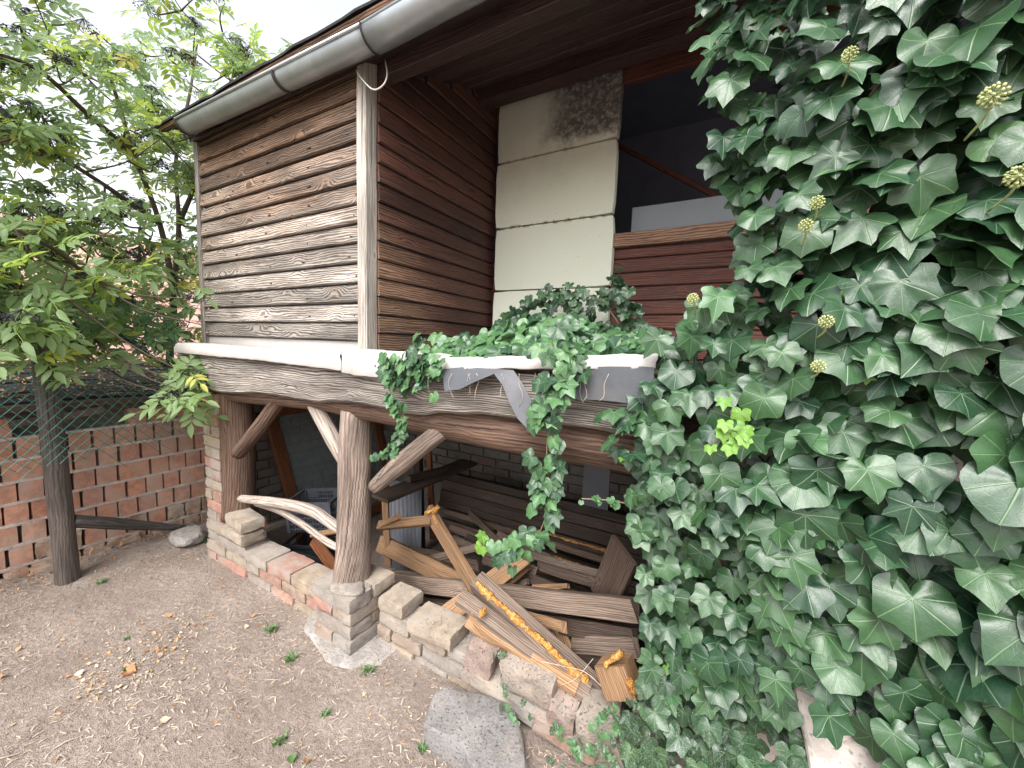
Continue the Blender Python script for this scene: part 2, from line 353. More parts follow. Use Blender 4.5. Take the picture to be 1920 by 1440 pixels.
def leafmat(name, c0, c1, vein, veinamt=.6, rough=.36, trans=.12, dust=0.0, dustz=None, under=None, spec=.5, netsc=9):
    s = N(name); uv = s.uv(); r = s.rnd(); q = s.rgb(uv)
    ang = s.math('ARCTAN2', q[0], q[1]); rad = s.math('SQRT', s.math('ADD', s.math('MULTIPLY', q[0], q[0]), s.math('MULTIPLY', q[1], q[1])))
    d = s.math('MULTIPLY', s.math('SINE', s.math('PINGPONG', ang, .42)), rad)   # main veins every .84 rad
    mv = s.math('MULTIPLY', s.mr(d, .004, .022, 1, 0), s.mr(s.math('ABSOLUTE', ang), 2.0, 2.3, 1, 0))
    vo = s.n('ShaderNodeTexVoronoi', feature='DISTANCE_TO_EDGE'); s.l(uv, vo.inputs['Vector']); vo.inputs['Scale'].default_value = netsc
    net = s.mr(vo.outputs[0], .0, .06, .16, 0)
    v = s.math('MULTIPLY', s.math('MAXIMUM', mv, net), veinamt)
    cc = s.mix(r, c0, c1); nn = s.noise(s.pos(), 35, 3); cc = s.mix(s.mr(nn, .3, .7, .35, 0), cc, tuple(x*.55 for x in c0))
    cc = s.mix(v, cc, vein)
    if dust:
        p = s.pos(); st = s.noise(s.map(uv, (16, 60, 1)), 1, 3, .6); st2 = s.noise(p, 330, 2, .5)
        z = s.rgb(p)[2]; f = s.mr(z, dustz[0], dustz[1], 0, 1); th = s.mr(s.math('ADD', s.math('MULTIPLY', st, .45), s.math('MULTIPLY', st2, .55)), .53, .62)
        cc = s.mix(s.math('MULTIPLY', s.math('MULTIPLY', th, f), dust), cc, (.36, .36, .25))
    if under is not None:
        bf = s.n('ShaderNodeNewGeometry').outputs['Backfacing']; cc = s.mix(bf, cc, under)
    nrm = s.bump(s.math('SUBTRACT', s.math('MULTIPLY', nn, .4), v), .5, .0022)
    s.done(cc, rough, spec, nrm)
    tr = s.n('ShaderNodeBsdfTranslucent'); s.l(cc, tr.inputs[0]); mx = s.n('ShaderNodeMixShader'); mx.inputs[0].default_value = trans
    s.l(s.b.outputs[0], mx.inputs[1]); s.l(tr.outputs[0], mx.inputs[2]); s.l(mx.outputs[0], s.out.inputs[0]); return s.m
M['ivy'] = leafmat('ivy_leaf_green', (.013, .045, .022), (.046, .108, .040), (.15, .23, .12), .55, .34, .08, .8, (.75, .25), under=(.075, .14, .065))
M['ivynew'] = leafmat('ivy_leaf_young', (.10, .24, .035), (.19, .36, .05), (.34, .48, .16), .6, .4, .25)
M['ivymid'] = leafmat('ivy_leaf_mid_green', (.05, .13, .05), (.08, .175, .06), (.22, .33, .16), .45, .38, .12, under=(.10, .18, .08))
M['elder'] = leafmat('elder_leaf', (.32, .46, .08), (.54, .62, .15), (.46, .56, .2), .3, .42, .6, under=(.24, .36, .15), netsc=3)
M['elderyellow'] = leafmat('elder_leaf_yellowing', (.46, .54, .09), (.52, .44, .10), (.5, .5, .2), .3, .5, .5, netsc=3)
M['deadleaf'] = leafmat('fallen_leaf_brown', (.36, .17, .075), (.50, .33, .17), (.30, .17, .09), .4, .7, .1)
M['paleleaf'] = leafmat('fallen_leaf_pale', (.50, .40, .27), (.58, .50, .38), (.40, .30, .2), .4, .7, .1)
M['weed'] = leafmat('weed_leaf', (.07, .15, .045), (.12, .20, .06), (.16, .24, .1), .3, .5, .2)
s = N('glass_pane'); s.b.inputs['Base Color'].default_value = (.75, .8, .8, 1); s.b.inputs['Roughness'].default_value = .08
tr = s.n('ShaderNodeBsdfTransparent'); tr.inputs[0].default_value = (.82, .86, .86, 1); mx = s.n('ShaderNodeMixShader'); mx.inputs[0].default_value = .12
s.l(tr.outputs[0], mx.inputs[1]); s.l(s.b.outputs[0], mx.inputs[2]); s.l(mx.outputs[0], s.out.inputs[0]); M['glass'] = s.m

# ------------------------------------------------------------------ rough bricks
def rough_box(nx, ny, nz, amp, seed, mat, chip=.0, rnd=0):
    """unit box (1x1x1 centred), subdivided and worn; shared by alike bricks"""
    idx = {}; V = []; F = []
    def vid(i, j, k):
        if (i, j, k) not in idx:
            x, y, z = i/nx-.5, j/ny-.5, k/nz-.5
            ext = sum((abs(a) > .49) for a in (x, y, z))
            q = Vector((x, y, z)); s0 = seed*7.3
            d = Vector((noise.noise((x*3+s0, y*3, z*3)), noise.noise((x*3, y*3+s0, z*3)), noise.noise((x*3, y*3, z*3+s0))))
            q += d*amp
            if ext >= 2: q *= 1-.018*(ext-1)-chip*max(0, noise.noise((x*4+s0*2, y*4, z*4))-.1)
            idx[(i, j, k)] = len(V); V.append(q)
        return idx[(i, j, k)]
    for i in range(nx):
        for j in range(ny):
            F.append((vid(i, j, 0), vid(i, j+1, 0), vid(i+1, j+1, 0), vid(i+1, j, 0))); F.append((vid(i, j, nz), vid(i+1, j, nz), vid(i+1, j+1, nz), vid(i, j+1, nz)))
    for i in range(nx):
        for k in range(nz):
            F.append((vid(i, 0, k), vid(i+1, 0, k), vid(i+1, 0, k+1), vid(i, 0, k+1))); F.append((vid(i, ny, k), vid(i, ny, k+1), vid(i+1, ny, k+1), vid(i+1, ny, k)))
    for j in range(ny):
        for k in range(nz):
            F.append((vid(0, j, k), vid(0, j, k+1), vid(0, j+1, k+1), vid(0, j+1, k))); F.append((vid(nx, j, k), vid(nx, j+1, k), vid(nx, j+1, k+1), vid(nx, j, k+1)))
    return mesh('brick', V, F, mat, smooth=False, rnd=[rnd]*len(F))
HB = [rough_box(3, 2, 2, .05, i, M['oldbrick'], .10) for i in range(6)]
FB = [rough_box(10, 6, 4, .035, 20+i, M['oldbrick'], .10) for i in range(6)]

FY = [rough_box(10, 6, 4, .035, 30+i, M['yellowbrick'], .10) for i in range(3)]
HO = [rough_box(2, 2, 2, .012, 40+i, M['hollow'], .02) for i in range(4)]
GB = [rough_box(2, 2, 1, .05, 50+i, M['greybrick'], .08) for i in range(4)]
WO = [rough_box(5, 5, 4, .12, 60+i, M['worn'], .2) for i in range(3)]
PS = [rough_box(8, 6, 5, .08, 70+i, M['pinkstone'], .13) for i in range(5)]
for me in PS+WO+FB+FY: me.polygons.foreach_set('use_smooth', [True]*len(me.polygons)); me.set_sharp_from_angle(angle=math.radians(38))
def brick(lib, c, size, parent, rot=(0, 0, 0), name='brick', jit=1.0):
    me = RX.choice(lib)
    from mathutils import Euler
    e = Euler((rot[0]+RX.uniform(-.01, .01)*jit, rot[1]+RX.uniform(-.012, .012)*jit, rot[2]+RX.uniform(-.015, .015)*jit))
    mw = Matrix.Translation(Vector(c)) @ e.to_matrix().to_4x4() @ Matrix.Diagonal((*size, 1))
    return link(name, me, parent, mw)
def slab_box(name, lo, hi, mat, parent, kind=None):
    lo = Vector(lo); hi = Vector(hi); V, F = box_geo(*(hi-lo), c=(lo+hi)/2)
    return link(name, mesh(name, V, F, mat), parent, kind=kind)

# ================================================================== GROUND
def gz(x, y):
    z = .018*noise.noise((x*1.3, y*1.3, 0))+.012*noise.noise((x*4, y*4, 3))+.006*noise.noise((x*13, y*13, 5))+.003*noise.noise((x*35, y*35, 1))
    d = math.hypot((x+1.63)/.35, (y-1.28)/.28)
    z += .03*max(0, 1-abs(x+3.72)/.35)*(1 if y < 1.4 else 0)
    if y > 1.34+.02*x*0 and x > -3.1: z -= .22*min(1, (y-1.34)/.12)
    return z
gx = np.concatenate([np.linspace(-60, -6, 14)[:-1], np.linspace(-6, -4, 8)[:-1], np.linspace(-4, 1.2, 260), np.linspace(1.2, 60, 14)[1:]])
gy = np.concatenate([np.linspace(-60, -1, 12)[:-1], np.linspace(-1, .1, 8)[:-1], np.linspace(.1, 1.6, 120), np.linspace(1.6, 3, 8)[1:], np.linspace(3, 80, 14)[1:]])
V = [(x, y, gz(x, y)) for x in gx for y in gy]; ny = len(gy)
F = [(i*ny+j, (i+1)*ny+j, (i+1)*ny+j+1, i*ny+j+1) for i in range(len(gx)-1) for j in range(ny-1)]
link('ground', mesh('ground', V, F, M['soil'], smooth=True), kind='structure')

# ================================================================== TIMBER SHED
YF, YB, XS = 1.38, 2.52, -1.61      # front face, back wall of the porch, side wall
XL = P(383, 500, y=YF).x            # left end of the closed part
shed = thing('timber_shed', 'weathered plank shed raised on log posts with zinc gutter and open porch', 'shed', (-1.6, 1.4, 0))
rb = random.Random(3)
z = 1.548
k = 0
while z < 2.92:                     # front boards, a little proud at their lower edge
    h = .1+rb.uniform(-.006, .006)
    p0 = Vector((XL, YF+.004, z+h/2)); p1 = Vector((-1.672, YF+.004, z+h/2))
    plank('board', p0, p1, h-.008, .024, (0, -1, .16), M['front'], shed, seg=14, ch=.005, warp=.004, edge=.012)
    z += h
mb = MB()
for i in range(14):
    for xx in np.linspace(XL+.04, -1.72, 5):
        V, F, U = tube_geo([(xx+rb.uniform(-.05, .05), YF-.013, 1.58+i*.1), (xx, YF-.004, 1.58+i*.1)], .0035, 6); mb.add(V, F, U)
mb.build('nail_head', M['darkmetal'], shed, kind='stuff')
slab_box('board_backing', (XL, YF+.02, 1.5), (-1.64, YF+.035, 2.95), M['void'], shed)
slab_box('base_strip', (XL+.01, YF+.008, 1.47), (-1.676, YF+.018, 1.546), M['fabric'], shed)
plank('edge_trim', (XL-.02, YF-.004, 1.5), (XL-.02, YF-.004, 2.9), .045, .03, (0, -1, 0), M['post'], shed, seg=10, warp=.004)
V, F, U = plank_geo(1.46, .066, .075, seg=14, ch=.006, warp=.006, edge=.02, seed=5)
link('corner_post', mesh('corner_post', V, F, M['post'], U), shed, frame((-1.643, 1.393, 1.485), (-1.643, 1.393, 2.945), (0, -1, 0)))
# left wall of the closed part (seen edge-on through the leaves)
for i in range(14):
    plank('wall_board', (XL-.045, YF+.02, 1.6+i*.1), (XL-.045, YB, 1.6+i*.1), .093, .02, (-1, 0, 0), M['front'], shed, seg=3)
# side wall of the porch
z = 1.50
while z < 3.36:
    h = .094
    y1 = YB; y0 = 1.43
    if z > 2.86: y0 = min(2.45, 1.43+(z-2.86)/.42)
    plank('side_board', (XS, y0, z+h/2), (XS, y1, z+h/2), h-.006, .02, (1, 0, .12), M['side'], shed, seg=10, ch=.005, warp=.003)
    z += h
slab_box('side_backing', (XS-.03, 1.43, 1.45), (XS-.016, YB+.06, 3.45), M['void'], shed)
# porch back wall: boards under the sill, fascia over the opening
zt = P(1157, 466, y=YB-.01).z
z = 1.42
n = 0
while z < zt-.03:
    h = min(.088, zt-z)
    plank('back_board', (XS, YB+.012, z+h/2), (1.6, YB+.012, z+h/2), h-.005, .022, (0, -1, .10), M['red'], shed, seg=12, ch=.005, warp=.003)
    z += h
sill = plank('window_sill', (-.72, YB-.005, zt+.045), (1.6, YB-.005, zt+.045), .083, .06, (0, -1, 0), M['sill'], shed, seg=12, warp=.003)
fz = P(1240, 140, y=YB).z
plank('lintel_board', (XS, YB+.0, fz+.07), (1.6, YB, fz+.07), .14, .04, (0, -1, 0), M['red'], shed, seg=8)
plank('lintel_board', (XS, YB+.012, fz+.215), (1.6, YB+.012, fz+.215), .15, .04, (0, -1, 0), M['red'], shed, seg=8)
# room behind the opening
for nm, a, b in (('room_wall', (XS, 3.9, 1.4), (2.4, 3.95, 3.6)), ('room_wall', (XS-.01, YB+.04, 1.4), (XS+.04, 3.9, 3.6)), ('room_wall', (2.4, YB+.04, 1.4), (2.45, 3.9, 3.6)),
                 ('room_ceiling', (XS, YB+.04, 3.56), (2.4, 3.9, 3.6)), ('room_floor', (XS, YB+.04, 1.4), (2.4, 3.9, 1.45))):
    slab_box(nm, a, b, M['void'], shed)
p0 = P(1150, 268, y=3.1); p1 = P(1365, 380, y=3.1)
plank('brace_lath', p0, p1, .035, .02, (0, -1, 0), M['red'], shed)
# porch ceiling
CS = .42
def cz(y): return 2.885+(y-1.38)*CS
y = 1.33
while y < 2.62:
    w = .118
    plank('ceiling_board', (-3.45 if y > 1.4 else -3.3, y+w/2, cz(y+w/2)), (1.7, y+w/2, cz(y+w/2)), w-.006, .02, (0, CS, -1), M['ceil'], shed, seg=8, ch=.005, warp=.003)
    y += w
plank('purlin', (XS, 2.33, cz(2.33)-.07), (1.7, 2.33, cz(2.33)-.07), .09, .11, (0, -1, 0), M['ceil'], shed, seg=8)
plank('purlin', (XS, 1.46, cz(1.46)-.055), (1.7, 1.46, cz(1.46)-.055), .07, .07, (0, -1, 0), M['ceil'], shed, seg=8)
# roof sheet
ry0 = 1.215
pl = [(-3.56, ry0), (1.8, ry0), (1.8, 3.0), (-3.56, 3.0)]
mb = MB(); V = []; nx = 60
for j, (yy, dz) in enumerate(((ry0, .0), (ry0+.35, 0), (3.0, 0))):
    for i in range(nx+1):
        x = -3.56+5.36*i/nx; wob = .008*noise.noise((x*6, j, 0))
        V.append((x, yy-(.012*noise.noise((x*9, 1, 1)) if j == 0 else 0), 2.895+(yy-1.38)*CS+.13+wob))
F = [(j*(nx+1)+i, j*(nx+1)+i+1, (j+1)*(nx+1)+i+1, (j+1)*(nx+1)+i) for j in range(2) for i in range(nx)]
nv = len(V); V += [(a, b, c-.012) for a, b, c in V]; F += [tuple(nv+i for i in f[::-1]) for f in F]
F += [(i+1, i, nv+i, nv+i+1) for i in range(nx)]
link('roof_felt', mesh('roof_felt', V, F, M['bitumen']), shed)
plank('roof_edge_lath', (-3.5, 1.25, cz(1.25)+.11), (1.7, 1.25, cz(1.25)+.11), .05, .024, (0, CS, -1), M['front'], shed, seg=20, warp=.006)
# gutter
gut = thing('rain_gutter', 'half round grey zinc gutter along the roof edge', 'gutter', (-3.3, 1.26, 2.9))
GY, GR = 1.265, .061
ga = P(352, 250, y=GY); gb = P(700, 92, y=GY)
def gutz(x): return max(0, x-gb.x)*.055+ ga.z+(gb.z-ga.z)*(x-ga.x)/(gb.x-ga.x)+GR*.93
def half_round(x0, x1, R, n=16, th=.003, seg=24):
    V = []; F = []
    for i in range(seg+1):
        x = x0+(x1-x0)*i/seg; z = gutz(x)+.0015*noise.noise((x*8, 0, 0))
        for r_ in (R, R-th):
            for j in range(n+1):
                a = math.pi*(1+j/n); V.append((x, GY+r_*math.cos(a), z+r_*math.sin(a)))
        # rolled bead at the front lip
    m_ = 2*(n+1)
    for i in range(seg):
        for j in range(n):
            a = i*m_+j; F.append((a, a+m_, a+m_+1, a+1)); a += n+1; F.append((a, a+1, a+m_+1, a+m_))
    for e in (0, seg):
        for j in range(n): a = e*m_+j; F.append((a, a+1, a+n+2, a+n+1))
    return V, F
xj = gb.x
V, F = half_round(ga.x, xj+.03, GR); link('gutter_channel', mesh('gutter_channel', V, F, M['zinc'], smooth=True), gut)
V, F = half_round(xj, 1.75, GR+.008); link('gutter_channel', mesh('gutter_channel', V, F, M['zinc'], smooth=True), gut)
for x0, x1 in ((ga.x, xj), (xj, 1.75)):
    tube('gutter_bead', [(x0, GY-GR-.003, gutz(x0)), (x1, GY-GR-.003, gutz(x1))], .008, M['zinc'], gut, ns=8, k=1)
for px_ in (502,):
    x = P(px_+8, 160, y=GY-GR).x
    for q in (x,):
        V, F = half_round(q, q+.018, GR+.008, seg=1); link('gutter_bracket', mesh('gutter_bracket', V, F, M['darkmetal'], smooth=True), gut)
V, F = half_round(xj-.002, xj+.006, GR+.013, seg=1); link('gutter_bracket', mesh('gutter_bracket', V, F, M['darkmetal'], smooth=True), gut)
V, F = half_round(ga.x-.012, ga.x+.010, GR+.007, seg=1); link('gutter_bracket', mesh('gutter_bracket', V, F, M['darkmetal'], smooth=True), gut)
V = [(ga.x, GY, gutz(ga.x))]+[(ga.x, GY+GR*math.cos(math.pi*(1+j/12)), gutz(ga.x)+GR*math.sin(math.pi*(1+j/12))) for j in range(13)]
link('gutter_end_cap', mesh('gutter_end_cap', V, [(0, j+1, j+2) for j in range(12)], M['zinc']), gut)
# cable loop at the post head
lp = [P(668, 132, y=1.335), P(680, 150, y=1.32), P(700, 168, y=1.31), P(718, 160, y=1.31), P(726, 140, y=1.34), P(722, 112, y=1.38)]
tag(tube('cable_loop', lp, .0035, M['cable'], None, ns=6), 'loop of thin white cable hanging at the head of the corner post', 'cable')
tag(tube('hanging_wire', [P(880, 130, y=2.2), P(905, 160, y=2.3), P(930, 188, y=2.45)], .003, M['cable'], None, ns=5), 'thin pale wire stretched under the dark porch ceiling', 'wire')

# ---- ledge: floor, slab beam, log beam, flashing
slab_box('porch_floor', (-3.3, 1.25, 1.40), (1.6, YB+.04, 1.458), M['darktimber'], shed)
YS = 1.21
bot = [(383, 730), (417, 739), (480, 738), (530, 746), (595, 757), (620, 755), (655, 757), (705, 765), (755, 777), (792, 781), (817, 775), (860, 779), (893, 777), (963, 787), (1063, 800), (1147, 813), (1260, 833)]
xb = [P(u, v, y=YS) for u, v in bot]
bx = [p.x for p in xb]; bz = [p.z for p in xb]
def slabgeo():
    xs = np.linspace(P(335, 700, y=YS).x, bx[-1], 90); V = []; F = []; U = []
    prof = []
    for x in xs:
        zb = float(np.interp(x, bx, bz))+.004*noise.noise((x*9, 0, 0)); ztp = 1.455
        row = [(YS+.010*noise.noise((x*3, 1, 0)), ztp), (YS-.006+.008*noise.noise((x*4, 2, 0)), ztp*.45+zb*.55), (YS+.001+.01*noise.noise((x*5, 3, 0)), zb+.012), (YS+.022, zb), (YS+.06, zb+.006), (YS+.065, ztp)]
        prof.append([(x, a, b) for a, b in row])
    for r_ in prof: V += r_
    vv = [0, .13, .25, .28, .32, .6, .68]
    for i in range(len(xs)-1):
        for j in range(6):
            a = i*6+j; b = i*6+(j+1) % 6; F.append((a, b, b+6, a+6)); U += [(xs[i], vv[j]), (xs[i], vv[j+1]), (xs[i+1], vv[j+1]), (xs[i+1], vv[j])]
    F.append(tuple(range(5, -1, -1))); U += [(0, .01*j) for j in range(6)]
    F.append(tuple((len(xs)-1)*6+j for j in range(6))); U += [(0, .01*j) for j in range(6)]
    return V, F, U
V, F, U = slabgeo(); link('live_edge_beam', mesh('live_edge_beam', V, F, M['greywood'], U), shed)
lb = [(405, 752), (507, 763), (593, 772), (673, 787), (773, 806), (837, 820), (963, 843), (1133, 873), (1250, 895)]
pts = []
for u, v in lb:
    p = P(u, v, y=1.31); pts.append((p.x, 1.325, p.z+.072))
pts.insert(0, (-3.1, 1.325, pts[0][2]))
tube('log_beam', pts, [.06, .062, .065, .066, .07, .075, .08, .082, .08, .08], M['log'], shed, ns=16, rough=.12, k=6)
# white sheet over the ledge
def flash(pieces, name='ledge_sheet', mat='fabric', y0=1.365, th=.004):
    """pieces: list of (fold px, lower px) along the ledge"""
    rows = []
    xs = []
    for (fu, fv), (lu, lv) in pieces:
        a = P(fu, fv, y=1.175); b = P(lu, lv, y=1.17); xs.append((a, b))
    n = 34; V = []; F = []
    for i in range(n+1):
        t = i/n*(len(xs)-1); k_ = min(int(t), len(xs)-2); f = t-k_
        a = xs[k_][0].lerp(xs[k_+1][0], f); b = xs[k_][1].lerp(xs[k_+1][1], f)
        w = .006*noise.noise((a.x*14, 5, 0)); w2 = .011*noise.noise((a.x*9, 8, 0))+.005*noise.noise((a.x*31, 3, 0))
        V += [(a.x, y0, a.z+.004+w2*.6), (a.x, 1.27, a.z+.006+w2), (a.x, 1.185, a.z+.003+w*.4), (a.x, 1.176+w, a.z-.010), (b.x, 1.170+w*1.5+w2, (a.z+b.z)/2), (b.x, 1.168+w+w2, b.z+w*.6)]
    for i in range(n):
        for j in range(5): a = i*6+j; F.append((a, a+1, a+7, a+6))
    m0 = len(V); V += [(x, y+th*.6, z-th) for x, y, z in V]; F += [tuple(m0+q for q in f[::-1]) for f in F]
    for i in range(n): a = i*6+5; F.append((a, a+m0, a+m0+6, a+6))
    for e in (0, n):
        for j in range(5): a = e*6+j; F.append((a, a+1, a+1+m0, a+m0))
    return link(name, mesh(name, V, F, M[mat], smooth=True), shed)
flash([((330, 643), (328, 660)), ((407, 650), (410, 668)), ((480, 656), (480, 674)), ((560, 662), (560, 684)), ((636, 662), (640, 694))])
flash([((641, 656), (641, 698)), ((690, 660), (690, 706)), ((745, 664), (745, 706)), ((840, 668), (840, 702))])
flash([((835, 672), (835, 694)), ((950, 670), (950, 690)), ((1090, 668), (1090, 691)), ((1233, 667), (1229, 689))])

# torn dark membrane
def sheet(name, grid, mat, parent, th=.003, wav=.004):
    nu, nv = len(grid), len(grid[0]); V = [p for r_ in grid for p in r_]
    V = [(x, y+wav*noise.noise((x*12, z*12, 0)), z) for x, y, z in V]
    F = [(i*nv+j, (i+1)*nv+j, (i+1)*nv+j+1, i*nv+j+1) for i in range(nu-1) for j in range(nv-1)]
    m0 = len(V); V += [(x, y+th, z) for x, y, z in V]; F += [tuple(m0+q for q in f[::-1]) for f in F]
    return link(name, mesh(name, V, F, M[mat], smooth=True), parent)
mem = thing('torn_membrane', 'torn dark grey roofing membrane hanging under the white ledge sheet', 'membrane', P(950, 700, y=1.17))
g = []
top = [(832, 692), (870, 688), (900, 690), (930, 692), (960, 694), (985, 730), (1000, 765), (1006, 790)]
lo = [(831, 734), (862, 730), (892, 716), (925, 701), (942, 722), (955, 758), (972, 785), (998, 812)]
for (a, b), (c, d), dy in zip(top, lo, (0, 0, .0, .0, 0, 0, .02, .035)):
    p, q = P(a, b, y=1.165), P(c, d, y=1.13+dy*.3)
    g.append([tuple(p.lerp(q, t)) for t in (0, .33, .66, 1)])
sheet('membrane_flap', g, 'membrane', mem, wav=.02)
g = [[tuple(P(u, 688+t*(lo_-688)+RX.uniform(-1, 1), y=1.165)) for t in (0, .5, 1)] for u, lo_ in ((1062, 748), (1100, 750), (1140, 752), (1180, 756), (1205, 757), (1226, 720))]
sheet('membrane_flap', g, 'membrane', mem)

# ---- posts
def log(name, pts, rad, mat, parent, **k): return tube(name, pts, rad, M[mat], parent, ns=18, rough=.09, k=8, **k)
cx, cy = -1.655, 1.315
log('log_post', [(cx-.02, cy, .27), (cx, cy, .5), (cx+.005, cy, .85), (cx+.01, cy+.01, 1.2)], [.098, .088, .08, .078], 'barklog', shed)
a = P(455, 970, y=1.34); 
log('log_post', [(P(448, 970, y=1.36).x, 1.36, .30), (P(447, 850, y=1.36).x, 1.36, .7), (P(443, 750, y=1.36).x, 1.36, 1.2)], [.105, .10, .10], 'log', shed)
log('log_brace', [P(447, 850, y=1.27), P(480, 810, y=1.28), P(528, 745, y=1.32)], [.042, .045, .04], 'log', shed)
log('log_brace', [P(586, 748, y=1.32), P(628, 828, y=1.30), P(664, 892, y=1.32)], [.042, .042, .036], 'branch', shed)
log('log_brace', [P(703, 913, y=1.27), P(750, 870, y=1.25), P(832, 803, y=1.30)], [.034, .044, .042], 'barklog', shed)
log('branch_rail', [P(452, 935, y=1.28), P(500, 940, y=1.26), P(545, 947, y=1.26), P(590, 960, y=1.26), P(635, 990, y=1.27), P(672, 1004, y=1.29)], [.024, .030, .030, .030, .027, .025], 'branch', shed)
log('branch_rail', [P(480, 945, y=1.29), P(525, 958, y=1.29), P(570, 985, y=1.29), P(620, 1020, y=1.29), P(665, 1040, y=1.3)], [.014, .019, .019, .019, .018], 'branch', shed)

# ================================================================== BRICK COLUMN, LOW WALL, PIER
col = thing('brick_column', 'narrow column of uneven yellow and pink bricks at the left end of the shed', 'column', (-3.0, 1.33, 0))
zc = -.02; i = 0
x0, x1 = -3.13, -2.905
while zc < 1.17:
    h = .066; w2 = RX.uniform(-.008, .008)
    wide = zc < .33
    XR = -2.62 if wide else x1
    cuts = [x0+w2, XR] if (i % 2) else [x0+w2, x0+.10+RX.uniform(-.01, .01), XR]
    if wide: cuts = [x0+w2, x0+.25, XR] if i % 2 else [x0+w2, x0+.13, XR]
    for a, b in zip(cuts[:-1], cuts[1:]):
        brick(FB, ((a+b)/2, 1.325+RX.uniform(-.006, .006), zc+h/2), (b-a-.008, .14, h), col)
    zc += .075; i += 1
slab_box('mortar', (x0+.012, 1.268, -.1), (x1-.01, 1.45, 1.17), M['mortar'], col)
slab_box('mortar', (x1-.02, 1.268, -.1), (-2.64, 1.39, .35), M['mortar'], col)
# two loose capping bricks in front of the brown post
def pxbrick(lib, u, v, y, size, parent, rot=(0, 0, 0), name='brick', z=None):
    p = P(u, v, y=y); return brick(lib, (p.x, y, p.z if z is None else z), size, parent, rot, name)
pxbrick(FY, 459, 975, 1.30, (.24, .14, .068), col, (0, .02, -.08)); pxbrick(FY, 455, 997, 1.295, (.26, .14, .062), col, (0, .02, -.03))

lw = thing('low_brick_wall', 'knee high wall of old yellow bricks running left of the central post', 'wall', (-2.3, 1.3, 0))
for zi in range(3):
    x = -2.86+(.12 if zi % 2 else 0); zc = -.03+zi*.075
    while x < -1.78:
        L = RX.uniform(.22, .28); L = min(L, -1.77-x)
        if L > .05:
            brick(FB, (x+L/2, 1.335+RX.uniform(-.005, .005), zc+.033+(.0 if zi < 2 else .0)), (L-.01, .15 if zi < 2 else .165, .066), lw)
        x += L
slab_box('mortar', (-2.86, 1.275, -.1), (-1.79, 1.395, .178), M['mortar'], lw)

pier = thing('brick_pier', 'square brick pier carrying the central peeling log post', 'pier', (-1.64, 1.31, 0))
for zi in range(5):
    zc = -.065+zi*.075+.033
    e = .0 if zi == 4 else (.008 if zi % 2 else .014)
    X0, X1, Y0, Y1 = -1.80+e, -1.50-e, 1.165+e, 1.455
    if zi == 0: X0 += .02; X1 -= .03; Y0 += .03
    if zi % 2 == 0:
        brick(FB, ((X0+X1)/2-.0, Y0+.07, zc), (X1-X0, .138, .067), pier); brick(FB, ((X0+X1)/2, Y1-.07, zc), (X1-X0, .138, .067), pier)
    else:
        brick(FB, (X1-.07, (Y0+Y1)/2, zc), (.138, Y1-Y0, .067), pier); brick(FB, (X0+.07, (Y0+Y1)/2, zc), (.138, Y1-Y0, .067), pier)
slab_box('mortar', (-1.782, 1.19, -.1), (-1.525, 1.44, .298), M['mortar'], pier)
def lump(name, c, r, mat, parent=None, seed=0, amp=.3, sub=3, flat=1, kind=None):
    import bmesh
    bm = bmesh.new(); bmesh.ops.create_icosphere(bm, subdivisions=sub, radius=1)
    for v in bm.verts:
        q = v.co.copy(); d = 1+amp*noise.noise(q*1.1+Vector((seed*3.1, 0, 0)))+amp*.35*noise.noise(q*3.3+Vector((seed*5, 0, 0)))
        q *= d
        if flat < 1: q.z = max(min(q.z, flat), -1) + .04*noise.noise(q*5)
        v.co = Vector((q.x*r[0], q.y*r[1], q.z*r[2]))
    me = bpy.data.meshes.new(name); bm.to_mesh(me); bm.free(); me.materials.append(M[mat]); me.polygons.foreach_set('use_smooth', [True]*len(me.polygons))
    return link(name, me, parent, Matrix.Translation(Vector(c)), kind)
lump('footing', (-1.6, 1.27, -.045), (.34, .24, .085), 'concrete', pier, 4, .35, 4, .7)
lump('mortar_blob', (-1.60, 1.24, .305), (.10, .07, .014), 'mortar', pier, 9, .3, 3)

rw = thing('rubble_wall', 'low wall of bricks and pink stones below the timber heap', 'wall', (-.9, 1.4, 0))
def wy(x): return 1.40+.02*(x+1.4)
x = -1.49
rows = [(-.045, .07), (.030, .068), (.10, .066)]
for zi, (zc, h) in enumerate(rows):
    x = -1.485+(.09 if zi == 1 else 0)
    if zi == 1: brick(FB, (-1.44, wy(-1.44), zc+h/2), (.09, .16, h-.006), rw)
    while x < -.86:
        L = RX.uniform(.2, .27)
        brick(FB, (x+L/2, wy(x), zc+h/2), (L-.012, .15, h-.006), rw, (0, .02, 0)); x += L
